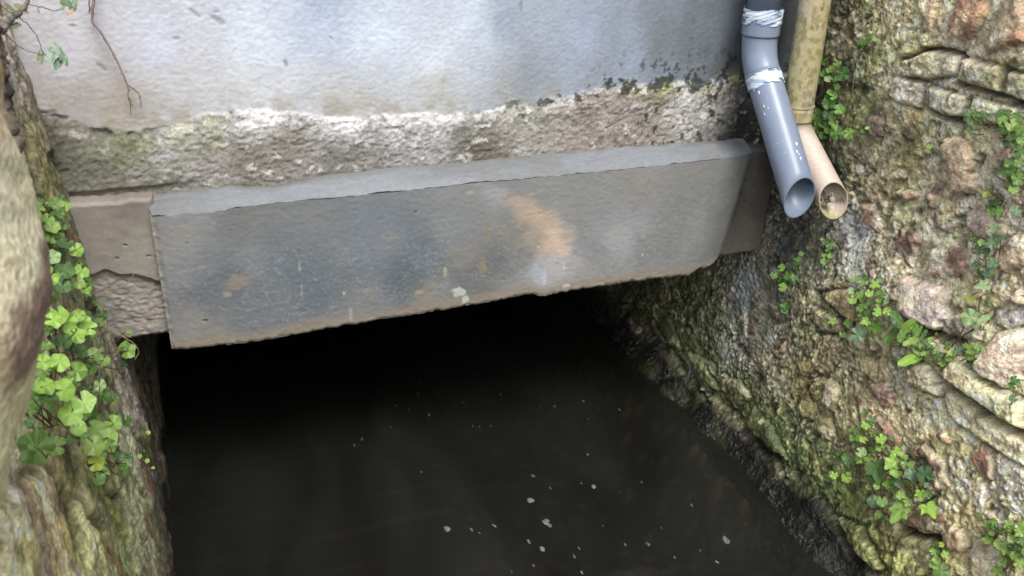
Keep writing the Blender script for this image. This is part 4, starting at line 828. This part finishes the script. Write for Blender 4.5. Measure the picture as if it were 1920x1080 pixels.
plant('trailing_plant', 'dense cluster of small round and ivy-shaped leaves left of the pinkish boulder', [(1603,522,12),(1617,530,12),(1638,533,18,'ivy','lime'),(1596,545,12,'round','pale'),(1630,550,14,'round','lime'),(1612,552,14),(1657,550,12),(1648,551,12),(1620,568,26,'ivy'),(1598,562,16),(1648,562,10,'round','lime'),(1647,572,9,'round','pale'),(1645,585,16,'round','lime'),(1663,584,14,'round','lime'),(1612,580,12),(1625,590,16),(1662,565,9,'round','pale'),(1600,555,10),(1645,614,28,'ivy'),(1625,602,18,'ivy','lime'),(1563,602,16,'ivy'),(1608,628,26,'round','blue'),(1590,606,14,'round','dk')], pR, filler=16, seed=9)
plant('broadleaf_weed', 'weed with long glossy oval leaves in the crack below the pinkish boulder', [(1682,600,34,'oval'),(1702,612,32,'oval'),(1707,674,40,'oval','lime'),(1720,618,28,'oval','dk'),(1690,632,26,'oval'),(1732,628,18,'oval'),(1670,630,30,'oval','dk'),(1722,660,24,'oval','dk'),(1708,640,26,'oval')], pR, filler=6, seed=10, off=.03)
plant('creeping_plant', 'row of tiny coin-shaped leaves trailing right along the ledge under the pinkish boulder', [(1745,637,10),(1728,648,12),(1744,648,9),(1759,652,8,'simple','pale'),(1775,649,14),(1731,663,10),(1752,660,8),(1760,668,14),(1797,656,14,'round','blue'),(1779,672,12),(1782,662,12),(1767,681,12),(1758,688,8),(1820,655,18),(1820,668,14),(1837,673,16),(1833,650,12),(1712,650,8),(1740,672,8),(1845,655,10),(1810,648,10)], pR, filler=14, seed=11, fsize=9)
plant('climbing_vine', 'vine of pale heart-shaped leaves climbing vertically between the right-hand stones', [(1862,428,22,'ivy','pale'),(1850,470,16,'ivy'),(1858,455,18,'round','blue'),(1832,470,14,'round','blue'),(1862,492,18,'round','blue'),(1846,535,24,'ivy','pale'),(1850,512,16,'ivy','blue'),(1818,560,16,'ivy','yel'),(1820,595,28,'round','pale'),(1845,598,22,'oval','pale'),(1878,445,14,'round','blue'),(1830,500,14,'round','blue'),(1840,455,12),(1825,450,10),(1838,520,12,'round','blue')], pR, filler=8, seed=12, tint=(.85, .9, .95))
plant('trailing_plant', 'clump of fresh green leaves beside the squared blocks at the right edge', [(1820,217,22),(1838,225,12),(1880,225,16),(1898,235,20),(1905,220,16),(1915,240,20),(1900,255,16),(1885,245,12),(1900,262,14),(1829,212,12),(1812,222,10),(1915,262,14),(1908,275,14)], pR, filler=14, seed=13)
plant('trailing_plant', 'leafy strand hanging down the wall at the right edge beside the brown nodule', [(1895,305,20),(1900,320,18),(1885,325,14),(1910,335,22),(1895,345,16),(1900,355,16),(1860,385,20,'round','dk'),(1870,395,18,'round','dk'),(1905,395,18,'round','blue'),(1850,365,12,'round','yel'),(1915,285,20),(1912,305,16),(1858,398,14),(1845,360,8)], pR, filler=14, seed=14)
plant('trailing_plant', 'big leafy clump of round and ivy-shaped leaves low on the right wall', [(1620,776,10),(1635,788,16),(1623,797,15,'round','lime'),(1605,809,12),(1599,821,12),(1609,821,14,'round','lime'),(1619,825,14,'round','lime'),(1638,811,12),(1652,823,18,'round','lime'),(1650,839,16),(1615,848,18,'round','pale'),(1602,836,8),(1591,860,22,'round'),(1610,862,14),(1628,859,16),(1643,877,42,'ivy'),(1680,846,20,'ivy','lime'),(1675,865,28,'ivy','lime'),(1670,846,12),(1698,857,9),(1698,870,14),(1680,884,20,'round','lime'),(1708,872,11),(1707,888,20,'round','blue'),(1734,889,30,'round','blue'),(1715,901,12,'round','blue'),(1564,891,14,'round','lime'),(1587,895,18,'round','lime'),(1634,898,14),(1665,906,24,'ivy','lime'),(1676,897,12),(1674,915,14),(1686,907,14),(1644,912,11),(1629,913,11),(1688,928,18,'ivy'),(1703,940,16,'ivy'),(1688,957,40,'ivy'),(1726,925,20,'ivy','lime'),(1739,929,16,'ivy'),(1740,952,34,'ivy','lime'),(1639,940,22,'round','blue'),(1654,940,18),(1648,964,13)], pR, filler=26, seed=15, off=.026)
plant('seedling', 'small bright sprout on the olive stone near the lower right corner', [(1742,1050,18,'round','lime'),(1749,1035,11,'round','lime'),(1765,1021,9,'round','yel'),(1757,1050,14),(1766,1071,26),(1755,1062,12),(1772,1040,12,'round','lime'),(1748,1060,9),(1760,1036,8)], pR, filler=6, seed=16, fsize=10)
plant('trailing_plant', 'spreading small-leaved clump in the lower right corner of the wall', [(1850,982,12),(1891,984,16),(1852,1012,16),(1876,1021,20),(1896,1010,12),(1896,992,12),(1907,1025,16),(1912,997,16),(1880,1052,16),(1910,1055,16),(1869,1072,18),(1902,1042,14),(1915,1015,14),(1865,982,10),(1917,985,14),(1860,1000,9),(1886,1035,12),(1925,1035,14)], pR, filler=26, seed=17, fsize=11, tint=(1.05, 1.0, 1))
plant('seedling', 'pair of tiny leaves on the ledge by the big tan boulder at the right edge', [(1903,712,14),(1898,722,12),(1900,747,13,'round','blue'),(1910,720,8)], pR, seed=18)
plant('seedling', 'two tiny green leaves on the dark mossy foot of the right wall', [(1630,1041,9,'simple','lime'),(1651,1050,9,'simple'),(1636,1046,6,'simple')], pR, seed=19)
plant('seedling', 'tiny leaf pair between the cream pipe and the brown nodule', [(1626,240,8,'simple','lime'),(1618,246,9,'simple'),(1608,238,7,'simple'),(1743,275,10,'simple'),], pR, seed=20)

# ------------------------------------------------------------------ twigs, roots, vines
def strand(name, pts, r0, r1, mat, col, parent=None, seed=0, seg=7, wob=.0015):
    pts = np.array(pts, float); n = 6*len(pts); t = np.linspace(0, len(pts)-1, n)
    def cr(i, u):
        p0, p1, p2, p3 = [pts[min(max(j, 0), len(pts)-1)] for j in (i-1, i, i+1, i+2)]
        return .5*((2*p1)+(-p0+p2)*u+(2*p0-5*p1+4*p2-p3)*u*u+(-p0+3*p1-3*p2+p3)*u**3)
    Q = np.array([cr(min(int(a_), len(pts)-2), a_-min(int(a_), len(pts)-2)) for a_ in t]); rg = np.random.default_rng(seed); Q[1:-1] += rg.normal(size=Q[1:-1].shape)*wob*.3
    V, Fv = tube(Q, np.linspace(r0, r1, n)*(1+.15*rg.normal(size=n)), seg)
    C4 = np.concatenate([lin(col)*.7*(1+.2*fbm(V[:, :1]*90, V[:, 2:]*90, 3, seed)), np.full((len(V), 1), .8)], -1)
    return (V, Fv, C4)
def lay(name, label, cat, strands, mat=None, group=None):
    if len(strands) == 1:
        V, Fv, C4 = strands[0]; return tag(link_mesh(name, V, Fv, mat or M_bark, None, C4), label, cat, group)
    root = empty(name, label, cat, group=group)
    for V, Fv, C4 in strands: link_mesh('strand', V, Fv, mat or M_bark, root, C4)
    return root
def on(y): return lambda px, py: atp(px, py, (0, 1, 0), y)
q = on(.052)
lay('hanging_root', 'thin forked brown root hanging down the pale render', 'root', [
    strand('', [q(178,-60), q(176,0), q(173,38), q(190,62), q(212,100), q(230,138), q(240,165), q(241,182), q(250,200)],   .0027, .0010, M_bark, (150,132,124), seed=1),
    strand('', [q(241,160), q(252,168), q(262,180), q(264,202)], .0012, .0008, M_bark, (132,116,108), seed=2),
    strand('', [q(241,182), q(245,200), q(246,216)], .0011, .0007, M_bark, (124,104,90), seed=3),
    strand('', [q(167,-50), q(167,0), q(168,26)], .0012, .0009, M_bark, (120,104,98), seed=4)])
# old ivy stem on the left edge with a side branch and leafy twigs
vy = on(-.42)
root = empty('old_vine', 'gnarled grey-brown vine stem with bare twigs at the top left edge', 'vine')
def addpart(name, strands, mat=M_bark):
    V, Fv, C4 = merge(strands); return link_mesh(name, V, Fv, mat, root, C4)
def knobby():
    pts = [vy(-18,-60), vy(-14,40), vy(-8,100), vy(-4,150), vy(4,200), vy(8,250), vy(6,300), vy(2,360), vy(-4,420), vy(-14,480)]
    V, Fv, C4 = strand('', pts, .010, .020, M_bark, (112,100,88), seed=9, seg=28, wob=.004)
    cen = V.reshape(-1, 28, 3).mean(1, keepdims=True); d = V.reshape(-1, 28, 3)-cen
    f = fbm(V[:, 0]*60+V[:, 1]*60, V[:, 2]*30, 4, 801).reshape(-1, 28, 1); V = (cen+d*(1+.45*f)).reshape(-1, 3)
    c = mix(lin((128,116,102))*.7*np.ones((len(V), 3)), lin((62,54,50))*.7, sst(0, .4, fbm(V[:, 0]*50+V[:, 1]*50, V[:, 2]*26, 4, 803)))
    c = mix(c, lin((112,112,62))*.7, sst(.88, .80, V[:, 2])*.6); C4[:, :3] = c; return V, Fv, C4
addpart('trunk', [knobby()])
addpart('branch', [strand('', [vy(3,62), vy(14,44), vy(28,30), vy(42,18), vy(52,2), vy(60,-30)], .0042, .0028, M_bark, (120,110,104), seed=10)])
addpart('twig', [strand('', [vy(12,64), vy(30,82), vy(52,96), vy(80,102)], .0007, .0005, M_bark, (128,110,100), seed=11),
                 strand('', [vy(30,28), vy(52,46), vy(68,66), vy(78,92), vy(92,112)], .0008, .0005, M_bark, (120,104,96), seed=12),
                 strand('', [vy(50,8), vy(80,14), vy(102,20), vy(118,16)], .0007, .0005, M_bark, (120,96,86), seed=13),
                 strand('', [vy(-5,4), vy(12,18), vy(26,28)], .0008, .0006, M_bark, (120,100,90), seed=14)])
rgv = np.random.default_rng(5); LVs = []
for px, py, s, cl in ((104,92,20,(150,176,146)),(96,104,26,(126,152,124)),(116,104,24,(128,156,128)),(108,120,22,(116,146,116)),(122,112,20,(132,160,132)),(76,108,20,(136,146,118)),(30,48,24,(112,118,78)),(22,18,26,(118,126,86)),(40,16,22,(122,124,84)),(124,3,22,(130,152,118)),(134,20,20,(170,146,116)),(118,8,16,(126,148,110)),(140,4,18,(132,160,130)),(72,20,8,(150,170,140))):
    c = vy(px, py); LVs.append(leaf(c, np.array([.3, -.8, .5])+rgv.normal(size=3)*.3, np.array([rgv.normal()*.6, 0, -1.]), s*np.linalg.norm(c-CC)/F*1.1, 'oval', lin(cl)*.8, rgv))
o_ = 0; T_ = []
for l in LVs: T_.append(l[1]+o_); o_ += len(l[0])
C3 = np.concatenate([l[2] for l in LVs]); link_mesh('foliage', np.concatenate([l[0] for l in LVs]), np.concatenate(T_), M_leaf, root, np.concatenate([C3, np.full((len(C3), 1), .5)], -1))
# runner stems among the left plants
def pl(y): return on(y)
a1 = on(-.10); a2 = on(-.35)
lay('runner_stem', 'wiry tan runner looping from the left plants across the rough block', 'stem', [
    strand('', [a1(195,612), a1(212,622), a1(235,634), a1(252,645), a1(260,660), a1(253,674)], .0011, .0008, M_leaf, (186,164,130), seed=21),
    strand('', [a1(90,655), a1(115,667), a1(140,669), a1(170,667), a1(200,664), a1(226,657)], .0011, .0008, M_leaf, (176,160,116), seed=22)], M_leaf)
lay('runner_stem', 'straight thin runner crossing the middle of the left block', 'stem', [
    strand('', [a1(90,563), a1(120,557), a1(150,552), a1(178,551)], .0009, .0007, M_leaf, (170,158,110), seed=23),
    strand('', [a1(180,551), a1(205,548), a1(230,537), a1(243,527), a1(252,512)], .0010, .0007, M_leaf, (180,160,118), seed=24)], M_leaf)
lay('runner_stem', 'long curved bare stem hanging from the lowest left leaves', 'stem', [
    strand('', [a2(148,805), a2(150,830), a2(146,858), a2(132,882), a2(108,902)], .0010, .0008, M_leaf, (166,150,104), seed=25),
    strand('', [a2(180,700), a2(172,722), a2(155,738)], .0010, .0008, M_leaf, (156,128,84), seed=26),
    strand('', [a2(80,693), a2(95,710), a2(104,720)], .0010, .0008, M_leaf, (160,140,96), seed=27),
    strand('', [a2(86,615), a2(96,624), a2(112,626), a2(126,622)], .0008, .0008, M_leaf, (170,140,110), seed=28)], M_leaf)
a3 = on(.05)
lay('runner_stem', 'pale side stems reaching from the left wall over the dark water', 'stem', [
    strand('', [a3(214,841), a3(232,840), a3(250,833), a3(268,822), a3(277,814)], .0010, .0005, M_leaf, (190,180,130), seed=29),
    strand('', [a3(214,841), a3(238,840), a3(258,838)], .0010, .0005, M_leaf, (180,170,120), seed=30),
    strand('', [a3(196,893), a3(222,885), a3(248,873)], .0010, .0005, M_leaf, (200,186,150), seed=31),
    strand('', [a3(258,895), a3(275,893), a3(285,888)], .0007, .0004, M_leaf, (150,150,110), seed=32)], M_leaf)
def rS(px, py): return RW(px, py, .02)
lay('dry_rootlets', 'tuft of pale dry rootlets on the shaded wall under the lintel end', 'root', [
    strand('', [rS(*p) for p in ps], .0010, .0006, M_bark, (158,146,108), seed=40+i) for i, ps in enumerate((
    [(1520,532),(1505,536),(1490,534)], [(1518,540),(1500,548),(1492,562),(1491,575)], [(1512,545),(1506,560),(1503,572),(1498,577)], [(1478,562),(1490,563),(1505,553)], [(1515,542),(1516,556),(1514,570)], [(1520,535),(1528,545),(1536,548)], [(1495,492),(1485,500),(1476,504)], [(1505,536),(1495,545),(1484,548)]))])
lay('dry_twig', 'dark bare twig lying across the coin-leaved ledge', 'twig', [
    strand('', [rS(1826,617), rS(1806,630), rS(1788,645), rS(1772,665), rS(1760,682)], .0016, .0012, M_bark, (92,70,60), seed=51),
    strand('', [rS(1808,612), rS(1800,628), rS(1797,634)], .0012, .0010, M_bark, (98,76,64), seed=52)])
lay('dry_twig', 'pale grass stalk on the green wall left of the purple chip', 'twig', [strand('', [rS(1497,649), rS(1506,646), rS(1514,640)], .0010, .0006, M_bark, (186,180,160), seed=53)])
lay('dry_twig', 'short straw on the mossy wall left of the big leafy clump', 'twig', [strand('', [rS(1540,940), rS(1550,930), rS(1561,920)], .0009, .0006, M_bark, (170,150,110), seed=54)])
lay('dry_twig', 'thin upright stalk beside the round-leaved plant near the cream pipe', 'twig', [
    strand('', [rS(1600,140), rS(1599,170), rS(1594,200), rS(1590,232)], .0009, .0006, M_bark, (142,120,98), seed=55), strand('', [rS(1592,180), rS(1586,192), rS(1582,200)], .0008, .0005, M_bark, (150,130,104), seed=56)])
# curled dead leaves
def dead(label, px, py, s, y, seed, up):
    rg = np.random.default_rng(seed); c = atp(px, py, (0, 1, 0), y); l = leaf(c, np.array([.6, -.5, .4]), np.array(up, float), s*np.linalg.norm(c-CC)/F, 'oval', lin((142, 84, 62))*.8, rg)
    V = l[0]; V = V+.15*(V-c)[:, ::-1]; o = link_mesh('dead_leaf', V, l[1], M_leaf, None, np.concatenate([l[2]*(1+.3*rg.normal(size=(len(V), 1))*.5), np.full((len(V), 1), .6)], -1))
    tag(o, label, 'leaf')
dead('curled reddish dead leaf stuck on the pale stone at lower left', 27, 876, 30, -.80, 1, (-.4, 0, .7))
dead('crumpled brown dead leaf under the lowest round leaves, by the boulder', 52, 800, 32, -.66, 2, (-.6, 0, .3))
dead('brown dead leaf curled beside the dark gap right of the boulder', 105, 806, 24, -.45, 3, (-.7, 0, .3))

# ------------------------------------------------------------------ debris in the cream pipe's mouth
def debris():
    rg = np.random.default_rng(8); ax = dc; parts = []
    c0 = cE-ax*.012+np.array([-.008, 0, -.004]); LV = []
    for i in range(16):
        c = c0+rg.normal(size=3)*np.array([.007, .006, .008]); g = [(90,96,54),(120,122,70),(196,190,160),(84,70,50)][rg.integers(4)]
        LV.append(leaf(c, rg.normal(size=3)+np.array([0, -1.5, .6]), rg.normal(size=3), rg.uniform(.006, .016), 'ivy' if i % 2 else 'simple', lin(g)*.7, rg))
    o = 0; T = []
    for l in LV: T.append(l[1]+o); o += len(l[0])
    C3 = np.concatenate([l[2] for l in LV]); o = link_mesh('moss_clump', np.concatenate([l[0] for l in LV]), np.concatenate(T), M_leaf, None, np.concatenate([C3, np.full((len(C3), 1), .7)], -1))
    tag(o, 'clump of moss and leaf litter caught inside the cream pipe mouth', 'moss')
debris()

# ------------------------------------------------------------------ foam on the water
mf = bpy.data.materials.new('foam'); mf.use_nodes = True; b_ = mf.node_tree.nodes['Principled BSDF']; b_.inputs['Base Color'].default_value = (.24, .26, .28, 1); b_.inputs['Roughness'].default_value = .3
b_.inputs['Alpha'].default_value = .34
md = bpy.data.materials.new('foam_dull'); md.use_nodes = True; b_ = md.node_tree.nodes['Principled BSDF']; b_.inputs['Base Color'].default_value = (.10, .105, .10, 1); b_.inputs['Roughness'].default_value = .4; b_.inputs['Alpha'].default_value = .6
def flecks():
    FL = [(723,711,7,0),(788,719,6,1),(710,736,6,1),(784,738,9,1),(766,767,9,1),(733,801,7,1),(679,824,11,1),(664,835,9,1),(938,739,6,0),(1094,752,7,0),(1118,750,4,0),(1161,768,6,0),(1102,785,7,1),(1102,852,9,0),(1001,892,12,1),
          (996,939,18,2),(1112,913,15,2),(1090,906,8,0),(1032,915,8,1),(1025,979,20,2),(838,993,18,2),(884,993,9,0),(899,999,7,0),(927,986,12,0),(992,1016,12,0),(1016,1028,17,2),(1086,1028,9,0),(1076,1042,11,1),(1000,1060,9,1),(1091,1073,11,0),
          (1172,1021,9,0),(1203,904,6,0),(790,885,9,1),(1216,1019,14,1),(899,800,6,0),(920,798,7,1),(886,798,6,1),(918,668,5,0),(944,665,9,0),(932,670,5,0),(1025,670,5,1),(1297,947,8,0),(1360,1013,17,2),(1313,1032,8,1),(1345,1054,12,0),
          (1177,920,4,0),(1181,916,3,0),(1164,922,3,0),(742,760,6,1),(803,778,10,1),(869,755,5,1),(1012,765,5,1),(1040,762,8,1),(947,718,5,1),(811,870,4,1),(1240,990,6,1),(1265,1045,6,0),(1130,985,6,1),(1050,985,5,1),(960,1072,6,1),(1270,900,4,0)]
    names = {(996,939): 'narrow oval foam bubble upper left of the round one, mid lower stream', (1112,913): 'striped foam streak highest and rightmost of the large ones on the dark water', (1025,979): 'largest plain oval foam blob in the middle of the dark water',
             (838,993): 'lumpy irregular foam patch, leftmost of the large ones', (1016,1028): 'bright striped oval foam bubble below the plain blob', (1360,1013): 'broken foam swirl near the wet foot of the right wall'}
    for i, (px, py, s, k) in enumerate(FL):
        rg = np.random.default_rng(i+60); c = atp(px, py, (0, 0, 1), .0012); d = np.linalg.norm(c-CC); L = s*d/F*.55
        dirp = atp(px+6, py+9, (0, 0, 1), .0012)-c; dirp /= np.linalg.norm(dirp); sd2 = np.array([-dirp[1], dirp[0], 0])
        parts = []; nb = 1 if s < 10 else (7 if k == 2 else 3)
        for b in range(nb):
            oc = c+(dirp*rg.normal()*.35+sd2*rg.normal()*.22)*L*(0 if nb == 1 else 1); a_ = L*(1.0 if nb == 1 else .55)*rg.uniform(.7, 1.1); w_ = a_*rg.uniform(.28, .45) if nb == 1 else a_*.6
            n = 14; th = np.arange(n)*2*np.pi/n; ring = [(1, 0), (.8, .5), (.4, .9)]; V = []
            for rr, h in ring: V.append(oc+(np.cos(th)*a_*rr*(1+.1*rg.normal(size=n)))[:, None]*dirp+(np.sin(th)*w_*rr)[:, None]*sd2+np.array([0, 0, w_*.22*h]))
            V = np.concatenate(V+[[oc+np.array([0, 0, w_*.22])]]); T = []
            for q_ in range(2):
                for j in range(n): T += [(q_*n+j, q_*n+(j+1) % n, (q_+1)*n+(j+1) % n), (q_*n+j, (q_+1)*n+(j+1) % n, (q_+1)*n+j)]
            T += [(2*n+j, 2*n+(j+1) % n, 3*n) for j in range(n)]; parts.append((V, np.array(T)))
        V, Fv, _ = merge(parts); o = link_mesh('foam_fleck', V, Fv, md if k == 1 else mf)
        if (px, py) in names: tag(o, names[(px, py)], 'foam', 'foam floating on the dark stream')
        elif k == 1: tag(o, 'dull grey speck of foam drifting on the dark stream', 'foam', 'dull specks on the stream')
        else: tag(o, 'tiny bright fleck of foam drifting on the dark stream', 'foam', 'tiny bright flecks on the stream')
flecks()
